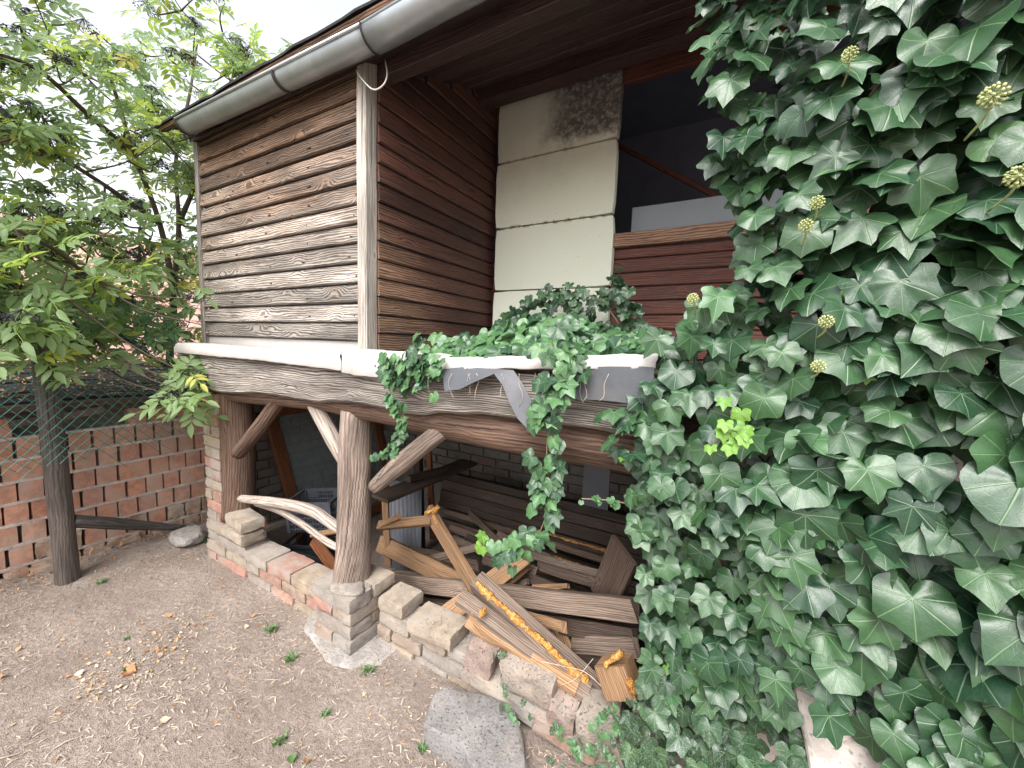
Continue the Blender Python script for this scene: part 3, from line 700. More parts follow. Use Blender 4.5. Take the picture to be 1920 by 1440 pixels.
# capping: brick, stamped brick, stones (pixel centre, size, turn)
pxbrick(FY, 752, 1128, 1.41, (.165, .16, .068), rw, (0, .0, .03), z=.205)
sb = pxbrick(FY[:1], 822, 1178, 1.37, (.255, .155, .068), rw, (.0, .03, .04), 'stamped_brick', z=.205)
p = P(813, 1165, z=.243)
mb = MB()
for a0, r0_, r1_ in ((0, .030, .034),):
    n = 28; V = []
    for i_ in range(n):
        a = 2*math.pi*i_/n
        for rr, zz in ((r0_, 0), ((r0_+r1_)/2, .002), (r1_, 0)): V.append((p.x+math.cos(a)*rr*1.25, p.y+math.sin(a)*rr, .2395+zz))
    F = [(i_*3+j, i_*3+j+1, ((i_+1) % n)*3+j+1, ((i_+1) % n)*3+j) for i_ in range(n) for j in range(2)]
    mb.add(V, F)
V, F, U = tube_geo(smooth_path([(p.x+.016, p.y+.008, .240), (p.x+.002, p.y+.017, .240), (p.x-.008, p.y+.006, .240), (p.x+.004, p.y-.001, .240), (p.x+.012, p.y-.009, .240), (p.x-.003, p.y-.017, .240), (p.x-.014, p.y-.008, .240)], 3), .0018, 5)
mb.add(V, F)
mb.build('brick_stamp', M['yellowbrick'], sb, smooth=True)
for lib, u, v, y, sz, rot in ((PS, 908, 1232, 1.36, (.13, .15, .19), (.1, .2, .1)), (PS, 1000, 1256, 1.37, (.225, .17, .12), (.15, .03, .05)), (FB, 935, 1275, 1.355, (.22, .13, .07), (.1, .12, .03)), (FB, 1000, 1318, 1.345, (.17, .13, .07), (.1, .12, .03)),
                              (PS, 1062, 1325, 1.35, (.105, .16, .13), (.2, .05, .08)), (PS, 1122, 1350, 1.35, (.14, .17, .14), (.2, .08, .12)), (FB, 1085, 1372, 1.34, (.34, .13, .075), (.1, .05, .03)),
                              (PS, 850, 1240, 1.40, (.16, .13, .07), (0, .1, 0)), (PS, 1180, 1400, 1.36, (.22, .16, .14), (0, .1, .2))):
    pxbrick(lib, u, v, y, sz, rw, rot, 'stone' if lib is PS else 'brick')
slab_box('mortar', (-1.5, 1.35, -.1), (-.84, 1.46, .165), M['mortar'], rw)
slab_box('mortar', (-.86, 1.385, -.1), (.3, 1.46, .14), M['darkmortar'], rw)
def slabstone(name, outline, zt, zb, mat, seed):
    c_ = sum(((P(u, v, z=zt)) for u, v in outline), Vector())/len(outline)
    ring = []
    for (u, v), (u2, v2) in zip(outline, outline[1:]+outline[:1]):
        for t in (0, .25, .5, .75): ring.append(P(u+(u2-u)*t, v+(v2-v)*t, z=zt))
    n = len(ring); V = []; F = []
    lv = [(.0, 0), (.35, 0), (.65, 0), (.86, 0), (.95, -.006), (1.0, -.022), (1.03, -.055), (1.05, zb-zt)]
    for k_, (f, dz) in enumerate(lv):
        for q in ring:
            p = c_.lerp(q, f) if f <= 1 else c_+(q-c_)*f
            V.append((p.x+.008*noise.noise((p.x*14, p.y*14, dz*20+seed)), p.y+.008*noise.noise((p.x*14, p.y*14, dz*20+seed+5)), zt+dz+.016*noise.noise((p.x*6, p.y*6, seed))+.006*noise.noise((p.x*25, p.y*25, seed))+.05*(p.y-c_.y)))
    for k_ in range(len(lv)-1):
        for i in range(n): F.append((k_*n+i, (k_+1)*n+i, (k_+1)*n+(i+1) % n, k_*n+(i+1) % n))
    return link(name, mesh(name, V, F, M[mat], smooth=True))
rk = slabstone('boulder', [(796, 1345), (812, 1296), (832, 1282), (905, 1296), (962, 1318), (980, 1365), (992, 1445), (905, 1470), (872, 1400), (850, 1388), (800, 1362)][::-1], .085, -.03, 'rock', 3)
rk.data.set_sharp_from_angle(angle=math.radians(32))
tag(rk, 'large flat grey stone lying on the soil in front of the rubble wall', 'stone')
cb = lump('corner_block', P(352, 1005, z=.06), (.13, .10, .06), 'concrete', None, 3, .2, 4, .6)
tag(cb, 'grey concrete lump on the ground in the corner beside the brick column', 'stone')

# ================================================================== BOUNDARY WALL OF HOLLOW BRICKS
bw = thing('boundary_wall', 'orange hollow brick wall running from the left edge to the shed', 'wall', (-3.75, .6, 0))
slab_box('mortar', (-3.88, -.7, -.1), (-3.80, 1.62, 1.02), M['darkmortar'], bw)
rows = 8; zr = -.04
for i in range(rows):
    y = -.62+(.05 if i % 2 else 0)+RX.uniform(-.01, .01)
    while y < 1.60:
        L = .098+RX.uniform(-.006, .006)
        if RX.random() < .07: L *= 1.7
        g_ = .011+RX.uniform(-.004, .004); yc = y+L/2
        if i == 7 and .5 < y < .95: y += L+g_; continue
        if i == 0 or (i == 1 and RX.random() < .35):
            brick(WO, (-3.79, yc, zr+.062), (.12, L, .118), bw)
        else:
            brick(HO, (-3.795+RX.uniform(-.003, .003), yc, zr+.062), (.12, L, .122), bw, (RX.uniform(-.01, .01), 0, 0))
        y += L+g_
    zr += .1335
# joint strips (dark open vertical joints are the gaps between bricks; bed joints lie flush)
mb = MB()
for i in range(1, rows):
    zz = -.04+i*.1335-.0045; n = 60; V = []; F = []
    for k_ in range(n+1):
        y = -.62+2.2*k_/n; a = .004*noise.noise((y*9, i, 0)); b = .003*noise.noise((y*12, i, 4))
        V += [(-3.734+a, y, zz-.0085+b), (-3.731+a, y, zz+.0085+b), (-3.76, y, zz+.009), (-3.76, y, zz-.009)]
    for k_ in range(n):
        for j in range(4): q = k_*4+j; w_ = k_*4+(j+1) % 4; F.append((q, w_, w_+4, q+4))
    mb.add(V, F)
mb.build('mortar_joint', M['plaster'], bw)
for j, yv in enumerate((.25, .42, .6, .86, 1.02, 1.2)):
    brick(WO, (-3.74, yv, .0+.01*j), (.09, .1, .07), bw, (RX.uniform(-.3, .3), 0, 0), 'rubble_stone')

# ---- neighbour's low shed roof, leaf covered
ns = thing('neighbour_shed_roof', 'low flat shed roof behind the brick wall covered in leaf litter', 'roof', (-4.3, .6, 1.1))
plank('roof_panel', (-3.66, -.9, 1.10), (-3.66, 1.7, 1.08), .12, .035, (.1, 0, 1), M['darktimber'], ns, seg=10, warp=.02)
for q in range(12):
    xx = -3.72-q*.13
    plank('roof_panel', (xx, -.9, 1.115+q*.012), (xx, 2.6, 1.105+q*.012), .126, .03, (.09, 0, 1), M['bitumen'], ns, seg=8, warp=.02)
plank('eave_board', (-3.70, .52, .985), (-3.70, .68, 1.0), .05, .02, (1, 0, 0), M['greytimber'], ns); plank('eave_board', (-3.69, .72, 1.0), (-3.69, .92, 1.03), .05, .02, (1, 0, 0), M['greytimber'], ns)
plank('eave_board', (-3.71, -.6, 1.055), (-3.71, 1.6, 1.04), .05, .03, (1, 0, 0), M['darktimber'], ns, seg=10, warp=.01)

tr_ = thing('tiled_roof_house', 'neighbour house roof of faded pink clay tiles beyond the leafy tree', 'house', (-6, 1.5, 1.2))
T = [rough_box(2, 2, 1, .03, 90+i, M['rooftile'], .05) for i in range(3)]
rt = math.atan2(1.15, 1.9)
for r_ in range(16):
    for c_ in range(30):
        x = -5.45-r_*.155; zz = 1.22+r_*.094; y = -1.6+c_*.165+(.08 if r_ % 2 else 0)
        if (r_*30+c_) < 300:
            brick(T, (x, y, zz), (.20, .155, .016), tr_, (0, rt-.06, 0), 'tile', 2)
slab_box('roof_deck', (-5.5, -1.7, .9), (-5.42, 3.4, 1.15), M['plaster'], tr_)
g = [(-5.4, 1.18), (-8.6, 3.12)]
V = [(-5.4, -1.7, 1.165), (-5.4, 3.4, 1.165), (-8.6, 3.4, 3.10), (-8.6, -1.7, 3.10)]
V += [(x, y, z-.05) for x, y, z in V]
link('roof_deck', mesh('roof_deck', V, [(0, 1, 2, 3), (7, 6, 5, 4), (0, 4, 5, 1), (1, 5, 6, 2), (2, 6, 7, 3), (3, 7, 4, 0)], M['rooftile']), tr_)
slab_box('house_wall', (-8.5, -1.6, 0), (-5.5, 3.3, 1.05), M['plaster'], tr_)

# ================================================================== FENCE
fence = thing('wire_fence', 'sagging green chain link netting on a dark wooden post before the brick wall', 'fence', (-3.49, .65, 0))
pb = Vector((-3.49, .665, 0))
log('fence_post', [pb+Vector((0, 0, -.1)), pb+Vector((-.01, -.01, .6)), pb+Vector((-.02, -.03, 1.7))], [.057, .053, .047], 'fencepost', fence)
mb = MB(); rf = random.Random(5)
def fp(y, z):
    return Vector((-3.435+.03*noise.noise((y*2, z*2, 0))+.02*math.sin(y*3), y+.03*noise.noise((y*2.5, z*3, 4)), z+.035*noise.noise((y*2, z*2, 7))-.05*math.sin((y+.2)*1.7)))
D = .055
for sgn in (1, -1):
    for i in range(-26, 62):
        seg = []
        for k_ in range(0, 42):
            z = .70+k_*D/2; y = -.5+i*D+sgn*k_*D/2
            if y < -.6 or y > 1.30: 
                if len(seg) > 1:
                    V, F, U = tube_geo(seg, .0021, 3, cap=False); mb.add(V, F)
                seg = []; continue
            lim = .80+.07*noise.noise((y*7, 1, 0))+(.05 if y > .8 else 0)
            if z < lim and not (rf.random() < .05): continue
            q = fp(y, z); q.x += .003*(1 if (k_ % 2) ^ (sgn > 0) else -1); seg.append(q)
        if len(seg) > 1:
            V, F, U = tube_geo(seg, .0021, 3, cap=False); mb.add(V, F)
mb.build('wire_netting', M['netting'], fence, kind='stuff')
lg = tube('charred_pole', [P(136, 976, x=-3.50), P(200, 980, x=-3.52), P(270, 985, x=-3.56), P(345, 990, x=-3.60)], [.038, .036, .032, .022], M['char'], None, ns=14, rough=.2, k=6)
tag(lg, 'blackened pole leaning low between the fence post and the corner', 'pole')

# ================================================================== CELLAR: walls, ceiling
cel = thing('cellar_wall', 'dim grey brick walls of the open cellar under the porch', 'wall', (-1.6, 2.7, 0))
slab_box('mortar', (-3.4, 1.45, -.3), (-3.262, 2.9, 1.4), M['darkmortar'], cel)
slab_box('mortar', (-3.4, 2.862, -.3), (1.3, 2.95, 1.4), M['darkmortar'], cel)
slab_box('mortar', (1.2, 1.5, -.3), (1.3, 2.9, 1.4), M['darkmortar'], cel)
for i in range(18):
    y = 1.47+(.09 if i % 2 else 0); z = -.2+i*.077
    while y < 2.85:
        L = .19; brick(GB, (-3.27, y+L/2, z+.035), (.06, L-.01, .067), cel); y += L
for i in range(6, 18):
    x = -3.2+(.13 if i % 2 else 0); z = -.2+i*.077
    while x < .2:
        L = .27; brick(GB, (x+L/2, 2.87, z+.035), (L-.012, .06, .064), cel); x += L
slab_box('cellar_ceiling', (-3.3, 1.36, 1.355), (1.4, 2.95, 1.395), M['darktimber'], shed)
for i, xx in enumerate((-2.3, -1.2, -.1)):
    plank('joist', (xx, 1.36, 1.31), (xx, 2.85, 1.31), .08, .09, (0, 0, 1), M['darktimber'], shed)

# ---- sash leaning on the left cellar wall
sash = thing('window_sash', 'large orange brown glazed wooden frame leaning on the left cellar wall', 'window', (-3.1, 2.1, -.1))
sx = -3.13
def SP(u, v): return P(u, v, x=sx)
tl = SP(507, 782); bl = SP(553, 1060)
tl = Vector((sx-.03, SP(512, 800).y, .93)); bl = Vector((sx+.10, SP(560, 1000).y-.02, -.17))
tr2 = tl+Vector((0, 1.0, 0)); br = bl+Vector((0, 1.0, 0))
plank('stile', bl, tl, .085, .05, (1, 0, 0), M['sash'], sash, seg=6); plank('stile', br, tr2, .085, .05, (1, 0, 0), M['sash'], sash, seg=6)
plank('rail', tl+Vector((.0, -.04, .04)), tr2+Vector((.0, .04, .04)), .09, .05, (1, 0, 0), M['sash'], sash, seg=6)
plank('rail', bl+Vector((.0, -.04, .04)), br+Vector((.0, .04, .04)), .09, .048, (1, 0, 0), M['sash'], sash, seg=6)
V = [bl, br, tr2, tl]; V = [tuple(v) for v in V]+[(x-.004, y, z) for x, y, z in V]
link('pane', mesh('pane', V, [(0, 1, 2, 3), (7, 6, 5, 4), (0, 4, 5, 1), (1, 5, 6, 2), (2, 6, 7, 3), (3, 7, 4, 0)], M['glass']), sash)

# ---- crates
def crate(label, c, size, rot, mat, tilt=(0, 0)):
    from mathutils import Euler
    t = thing('plastic_crate', label, 'crate', c); t.rotation_euler = Euler((tilt[0], tilt[1], rot))
    bpy.context.view_layer.update()
    W_, D_, H_ = size
    def part(name, boxes, m_):
        mb = MB()
        for (sx_, sy_, sz_, cc) in boxes: V, F = box_geo(sx_, sy_, sz_, cc); mb.add(V, F)
        o = bpy.data.objects.new(name, mesh(name, mb.V, mb.F, M[m_], mb.U)); C.objects.link(o); o.parent = t
    part('rim', [(W_, .014, .022, (0, s_*D_/2, H_)) for s_ in (-1, 1)]+[(.014, D_, .022, (s_*W_/2, 0, H_)) for s_ in (-1, 1)], mat)
    part('base', [(W_-.02, .008, .006, (0, -D_/2+.02+i*.03, .006)) for i in range(int(D_/.03))]+[(.008, D_-.02, .007, (-W_/2+.02+i*.04, 0, .010)) for i in range(int(W_/.04))], mat)
    part('corner_post', [(.02, .02, H_, (a*(W_/2-.008), b*(D_/2-.008), H_/2)) for a in (-1, 1) for b in (-1, 1)], mat)
    for s_ in (-1, 1):
        nb = int(W_/.02)
        part('side_lattice', [(.005, .005, H_, (-W_/2+.02+i*.02, s_*(D_/2-.005), H_/2)) for i in range(nb)]+[(W_-.02, .006, .006, (0, s_*(D_/2-.005), H_*f)) for f in (.12, .3, .5, .68, .84)]+[(W_*.3, .007, H_*.25, (q*W_*.33, s_*(D_/2-.004), H_*.85)) for q in (-1, 1)], mat)
        nb = int(D_/.02)
        part('end_lattice', [(.005, .005, H_*(.7 if abs(-D_/2+.02+i*.02) < .06 else 1), (s_*(W_/2-.005), -D_/2+.02+i*.02, H_*(.35 if abs(-D_/2+.02+i*.02) < .06 else .5))) for i in range(nb)]+[(.006, D_-.02, .006, (s_*(W_/2-.005), 0, H_*f)) for f in (.12, .3, .5, .68)], mat)
    return t
p = P(600, 975, y=1.78); crate('grey slotted plastic crate on top of the crate stack', (p.x, p.y, p.z-.03), (.34, .26, .22), .45, 'greycrate', (.05, -.08))
p = P(600, 1035, y=1.80); crate('black lattice crate directly under the grey crate', (p.x, p.y, p.z-.05), (.40, .30, .17), .5, 'blackcrate')
p = P(575, 1065, y=1.62); crate('dark green crate standing lowest behind the low wall', (p.x+.03, p.y, p.z-.11), (.36, .27, .15), .35, 'greencrate')
p = P(585, 1075, y=1.50); crate('black crate nearest the low wall with an open top', (p.x-.06, p.y, p.z-.12), (.42, .2, .14), .12, 'blackcrate')

# ================================================================== TIMBER IN THE CELLAR
def beam(label, p0, y0, p1, y1, w, t, n, mat, name='timber_board', cat='board', **k):
    o = plank(name, P(*p0, y=y0), P(*p1, y=y1), w, t, n, M[mat], None, **k); tag(o, label, cat); return o
J = dict(jag0=.02, jag1=.03, seg=8, edge=.03, warp=.006)
beam('long pale plank lying level across the heap to the ivy', (742, 1088), 1.72, (1200, 1146), 1.56, 0.0875, 0.0562, (.1, -1, .35), 'greytimber', **J)
beam('long dark plank just beneath the long pale plank', (742, 1120), 1.75, (1200, 1196), 1.60, .075, .04, (.1, -1, .5), 'darktimber', **J)
beam('grey board behind the log post foot sloping down right', (708, 1078), 1.85, (880, 1098), 1.75, .09, .025, (0, -1, .4), 'greytimber', **J)
beam('tan board sloping down from the log post into the heap', (712, 1018), 1.80, (870, 1095), 1.72, 0.1063, 0.0438, (.1, -1, .5), 'fresh', **J)
beam('short pale board pointing from the log post to the foam tipped one', (712, 985), 1.62, (812, 975), 1.60, 0.0540, 0.0360, (.1, -1, .9), 'fresh', seg=4, jag0=.0, jag1=.01)
b1 = beam('steep tan board with orange foam on its upper end', (803, 955), 1.62, (895, 1110), 1.50, 0.0806, 0.0325, (-.7, -1, .3), 'fresh', seg=6, jag0=.01)
beam('thick tan board rising right behind the steep foam tipped board', (825, 1165), 1.42, (988, 1040), 1.80, 0.0975, 0.0455, (.3, -1, .9), 'fresh', **J)
beam('second tan board lying just under the rising tan board', (850, 1172), 1.44, (992, 1056), 1.84, .06, .03, (.3, -1, .7), 'fresh', **J)
b2 = beam('grey topped timber edged with bubbly orange foam leaning over the wall', (892, 1088), 1.44, (1125, 1300), 1.42, 0.0810, 0.0743, (.6, -.6, 1), 'greytimber', seg=8, jag0=.01)
beam('cracked round edged beam beside the orange foam edge', (862, 1118), 1.40, (1105, 1300), 1.385, 0.0743, 0.0810, (.3, -1, .8), 'greytimber', seg=8, edge=.06, jag0=.015, ch=.012)
beam('shorter rounded beam with a foam blob on its upper end', (908, 1172), 1.38, (1085, 1290), 1.37, 0.0630, 0.0700, (.3, -1, .8), 'fresh', seg=8, edge=.06, ch=.012)
beam('lowest tan beam of the leaning bundle above the stones', (880, 1158), 1.36, (1060, 1290), 1.44, 0.0700, 0.0560, (.2, -1, .6), 'fresh', seg=8, edge=.04)
beam('dark slat wedged between leaning beam and foam edge', (890, 1105), 1.43, (1010, 1215), 1.42, .02, .04, (.3, -1, .8), 'darktimber', seg=6)
beam('pointed tan offcut poking right above the long pale plank', (1000, 1105), 1.78, (1066, 1098), 1.72, .045, .02, (0, -1, .8), 'fresh', seg=4, taper=.5, jag1=.02)
beam('broken board end below the tan rising board', (930, 1108), 1.80, (990, 1090), 1.80, .05, .022, (0, -1, .8), 'greytimber', seg=4, taper=.4)
beam('split pale splinter board under the long pale plank', (985, 1155), 1.55, (1064, 1178), 1.50, .045, .018, (0, -1, .6), 'fresh', seg=4, jag1=.03)
beam('small tan board end standing behind the grey topped timber', (1045, 1180), 1.62, (1062, 1222), 1.58, .075, .025, (.3, -1, .2), 'fresh', seg=4)
beam('grey plank low at right beside the ivy', (1070, 1206), 1.60, (1200, 1216), 1.55, .075, .03, (0, -1, .6), 'greytimber', **J)
beam('dark plank above the low grey plank at right', (1040, 1165), 1.72, (1200, 1222), 1.62, .05, .03, (0, -1, .6), 'darktimber', **J)
beam('broad dark board leaning at the ivy edge', (1170, 1030), 1.62, (1128, 1130), 1.72, .16, .022, (-.6, -1, .2), 'darktimber', seg=5)
beam('tan end board low behind the round beam', (995, 1230), 1.62, (1130, 1262), 1.58, .06, .03, (0, -1, .6), 'greytimber', **J)
rj = random.Random(55)
for q, (p0, y0_, p1, y1_, w_, m_, lab) in enumerate([
    ((760, 1030), 2.0, (900, 1060), 1.9, .06, 'darktimber', 'dark broken board behind the tan sloping board'), ((850, 1010), 2.1, (1010, 1075), 1.85, .05, 'greytimber', 'grey brown lath crossing behind the steep foam tipped board'),
    ((930, 1000), 2.1, (1130, 1095), 1.8, .045, 'darktimber', 'dark lath slanting behind the ivy strand tip'), ((905, 1050), 1.95, (1110, 1130), 1.75, .05, 'darktimber', 'dark board directly above the pointed tan offcut'),
    ((960, 1030), 2.0, (1150, 1085), 1.78, .04, 'greytimber', 'thin grey board touching the broad leaning board'), ((740, 1130), 1.7, (880, 1150), 1.6, .06, 'darktimber', 'dark board low beside the brick pier'),
    ((950, 1190), 1.65, (1180, 1250), 1.55, .07, 'darktimber', 'lowest dark board behind the foam capped block'), ((770, 1060), 1.85, (960, 1010), 2.1, .05, 'greytimber', 'grey lath rising right behind the steep tan board'),
    ((1010, 1060), 1.9, (1180, 1110), 1.7, .05, 'darktimber', 'dark board running into the ivy above the pale plank'), ((880, 960), 2.2, (960, 1040), 2.0, .04, 'darktimber', 'short dark lath hanging left of the ivy strand tip')]):
    beam(lab, p0, y0_, p1, y1_, w_, .028, (rj.uniform(-.3, .3), -1, rj.uniform(.2, .8)), m_, seg=6, jag0=.03, jag1=.04, edge=.05, warp=.01)
# foam tipped block
blk = beam('upright wood block capped with crusty orange foam', (1172, 1300), 1.355, (1150, 1238), 1.37, 0.1250, 0.0938, (-.25, -1, .3), 'fresh', 'wood_block', 'block', seg=4, ch=.006)
def foamstrip(name, pts, r, parent, seed, sub=3):
    """one ragged bead of expanding foam along the points"""
    rr = random.Random(seed); pts = [Vector(p) for p in pts]
    if len(pts) < 3: pts = [pts[0]-Vector((r*.9, 0, r*.5)), pts[0], pts[-1]+Vector((r*.6, 0, r*.8)), pts[-1]+Vector((r*1.2, 0, r))]
    pp = smooth_path(pts, 5); ns = 12
    V, F, U = tube_geo(pp, [r*(.25 if i in (0, len(pp)-1) else .85+.55*noise.noise((i*.35, seed, 0))) for i in range(len(pp))], ns)
    W_ = []
    for i, v in enumerate(V):
        c_ = pp[min(i//ns, len(pp)-1)]; d = v-c_; q = v*(26/r*.012)
        W_.append(c_+d*(1+.9*noise.noise(q+Vector((seed, 0, 0)))+.5*noise.noise(q*2.7)))
    return link(name, mesh(name, W_, F, M['spray'], U, True), parent)
L_ = lambda a, b, n: [a.lerp(b, i/(n-1)) for i in range(n)]
foamstrip('foam_crust', L_(P(1135, 1250, y=1.32), P(1166, 1222, y=1.33), 5), .013, blk, 1); foamstrip('foam_crust', [P(1183, 1283, y=1.31), P(1183, 1297, y=1.31)], .014, blk, 2)
foamstrip('foam_crust', L_(P(796, 963, y=1.58), P(822, 952, y=1.6), 3)+L_(P(812, 965, y=1.59), P(832, 1000, y=1.58), 4), .012, b1, 3)
foamstrip('foam_crust', L_(P(892, 1092, y=1.405), P(1105, 1282, y=1.385), 22), .0155, b2, 4)
foamstrip('foam_crust', [P(905, 1150, y=1.34)], .014, b2, 5)
# stack of long boards at the back
rk_ = random.Random(11); G = 'boards stacked along the cellar back wall'
ordn = ['topmost', 'second', 'third', 'fourth', 'fifth', 'sixth', 'seventh', 'eighth', 'ninth', 'tenth', 'eleventh', 'twelfth', 'thirteenth']
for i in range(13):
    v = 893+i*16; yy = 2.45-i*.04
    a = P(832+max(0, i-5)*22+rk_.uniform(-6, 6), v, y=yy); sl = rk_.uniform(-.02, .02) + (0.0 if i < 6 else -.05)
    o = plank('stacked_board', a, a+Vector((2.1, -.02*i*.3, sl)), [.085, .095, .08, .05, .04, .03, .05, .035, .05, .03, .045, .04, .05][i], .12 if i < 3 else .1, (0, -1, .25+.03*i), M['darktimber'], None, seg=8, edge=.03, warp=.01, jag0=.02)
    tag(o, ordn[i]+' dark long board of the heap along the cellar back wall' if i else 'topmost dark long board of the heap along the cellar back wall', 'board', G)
    if i in (3, 5):
        foamstrip('foam_crust', [a+Vector((.85+.07*q, -.06, .02+sl*.4)) for q in range(9)], .009, o, 30+i)
    if i == 0: foamstrip('foam_crust', [a+Vector((.08+.06*q, -.062, -.045)) for q in range(4)], .008, o, 50)
# shelf, batten, uprights, corrugated sheet
beam('dark shelf board reaching back from behind the log post', (712, 935), 1.62, (880, 866), 2.45, .16, .025, (0, 0, 1), 'darktimber')
beam('short batten with a pale sawn end lying on the dark shelf', (765, 898), 1.85, (885, 868), 2.5, .05, .04, (0, 0, 1), 'darktimber', 'batten', 'batten')
beam('brown upright strip behind the short batten', (803, 835), 2.3, (812, 1010), 2.3, .05, .03, (0, -1, 0), 'sash', 'upright_post', 'post')
beam('dark square upright left of the brown strip', (783, 835), 2.4, (790, 1060), 2.4, .07, .05, (0, -1, 0), 'darktimber', 'upright_post', 'post')
beam('tan upright board edge beside the corrugated sheet', (722, 930), 1.78, (728, 1060), 1.78, .045, .02, (.5, -1, 0), 'fresh', 'upright_post', 'post')
mb = MB(); V = []; F = []
a = P(730, 905, y=2.0); b = P(785, 905, y=2.0); zlo = P(760, 1075, y=2.0).z; n = 40
for i in range(n+1):
    x = a.x+(b.x-a.x+.03)*i/n
    for z_ in (a.z+.03, zlo): V.append((x, 2.0+.006*math.sin(i*1.25), z_)); V.append((x, 2.003+.006*math.sin(i*1.25), z_))
for i in range(n): q = i*4; F += [(q, q+2, q+6, q+4), (q+1, q+5, q+7, q+3), (q, q+4, q+5, q+1)]
tag(link('corrugated_sheet', mesh('corrugated_sheet', V, F, M['blueplate'], smooth=True)), 'blue grey corrugated sheet standing behind the log post', 'sheet')
o = slab_box('metal_plate', P(1092, 945, y=2.2), P(1145, 868, y=2.19), M['blueplate'], None); tag(o, 'smooth grey plate standing before the back wall near the ivy', 'plate')
plank('sill_panel', P(1185, 415, y=2.72), P(1480, 378, y=2.72), .17, .02, (0, -1, 0), M['greypanel'], None)
o = bpy.data.objects['sill_panel']; tag(o, 'pale grey panel leaning inside the dark window opening above the sill', 'panel')
beam('dark red board leaning beside the lower crates', (588, 1012), 1.62, (640, 1085), 1.50, .08, .02, (.6, -1, .3), 'sash', seg=4)
beam('pale tan board lying over the crates behind the rails', (585, 1003), 1.60, (665, 990), 1.66, .04, .02, (0, -.6, 1), 'fresh', seg=4)
beam('dark round edged offcut on top of the short pale board', (715, 985), 1.60, (748, 968), 1.60, .035, .03, (0, -.6, 1), 'fresh', seg=4, ch=.01)

# ================================================================== INSULATION BOARDS
fb = thing('insulation_panel', 'cream polystyrene panel of stacked boards with a mouldy grey top', 'panel', (-1.15, 2.45, 1.6))
yf = YB-.055
xl, xr = P(925, 500, y=yf).x, P(1150, 450, y=yf).x
js = [1.46, P(1040, 541, y=yf).z, P(1036, 416, y=yf).z, P(1045, 283, y=yf).z, P(1050, 155, y=yf).z]
for a, b in zip(js[:-1], js[1:]):
    mew = rough_box(8, 1, 5, .003, RX.random()*9, M['foamboard'], 0)
    c_ = Vector(((xl+xr)/2+RX.uniform(-.004, .004), yf+.027, (a+b)/2))
    link('foam_board', mew, fb, Matrix.Translation(c_) @ Matrix.Diagonal((xr-xl, .05, b-a-.002, 1)))

# ================================================================== IVY
def ivy_shape(kind, n=38):
    """outline radius by angle from the tip (0) to the stalk notch (pi)"""
    if kind == 0: ctl = [(0, 1), (.32, .74), (.52, .66), (.92, .88), (1.25, .68), (1.45, .64), (1.95, .74), (2.45, .56), (2.85, .36), (3.14, .12)]
    elif kind == 1: ctl = [(0, .92), (.25, .80), (.5, .76), (.95, .86), (1.3, .76), (1.6, .72), (2.0, .72), (2.5, .62), (2.85, .42), (3.14, .14)]
    elif kind == 2: ctl = [(0, 1.05), (.28, .66), (.5, .58), (.85, .84), (1.15, .58), (1.5, .54), (1.9, .68), (2.4, .50), (2.8, .32), (3.14, .08)]
    else: ctl = [(0, 1.08), (.3, .80), (.6, .70), (.95, .70), (1.3, .66), (1.7, .62), (2.1, .60), (2.5, .52), (2.9, .30), (3.14, .12)]
    out = []
    for i in range(n):
        a = -math.pi+2*math.pi*i/n; aa = abs(a)
        for (a0, r0), (a1, r1) in zip(ctl[:-1], ctl[1:]):
            if a0 <= aa <= a1+1e-6: t = (aa-a0)/(a1-a0); t = t*t*(3-2*t); out.append((a, r0+(r1-r0)*t)); break
        else: out.append((a, ctl[-1][1]))
    return out
def ivy_leaf_geo(kind, seed, n=38, fold=.18, droop=.25):
    o = ivy_shape(kind, n); r = random.Random(seed); V = [(0, 0, 0)]; U2 = [(0, 0)]
    fo = fold*r.uniform(.4, 1.5); dr = droop*r.uniform(.2, 1.6); tw = r.uniform(-.2, .2)
    for f in (.33, .68, 1.0):
        for a, q in o:
            q2 = q*f*(1+.06*noise.noise((a*1.7+seed, 0, 0)))
            x, y = math.sin(a)*q2, math.cos(a)*q2
            crease = .05*(.5-.5*math.cos(a*7.5))*q2
            z = fo*abs(x)-dr*(x*x+y*y)*.6+tw*x*y-crease*.8+.15*noise.noise((x*1.9+seed, y*1.9, seed))*f+.022*f*math.sin(a*5+seed)
            V.append((x, y, z)); U2.append((x, y))
    F = []; U = []
    for i in range(n):
        j = (i+1) % n
        for f in ((0, 1+j, 1+i), (1+i, 1+j, 1+n+j, 1+n+i), (1+n+i, 1+n+j, 1+2*n+j, 1+2*n+i)): F.append(f); U += [U2[q] for q in f]
    V = [(x*.5, y*.5, z*.5) for x, y, z in V]    # unit: leaf about 1 wide
    # petiole
    return V, F, U
IVG = [ivy_leaf_geo(k_, s_) for s_, k_ in enumerate((0, 1, 1, 1, 2, 3, 0, 1, 3, 3, 0, 3, 1, 3))]
LOBED = [0, 0, 6, 10, 4, 6, 2, 3]; ROUND = [1, 2, 3, 5, 7, 8, 9, 11, 12, 13, 0]
IVM = {}
for mk in ('ivy', 'ivynew', 'ivymid'):
    IVM[mk] = [mesh('leaf', V, F, M[mk], U, True, [RX.random()]*len(F)) for V, F, U in IVG]
def leaf_matrix(p, nrm, tip, size):
    Z = Vector(nrm).normalized(); Y = Vector(tip); Y = (Y-Z*Y.dot(Z)).normalized(); X = Y.cross(Z)
    Mx = Matrix((X, Y, Z)).transposed().to_4x4() @ Matrix.Diagonal((size, size, size, 1)); Mx.translation = Vector(p); return Mx
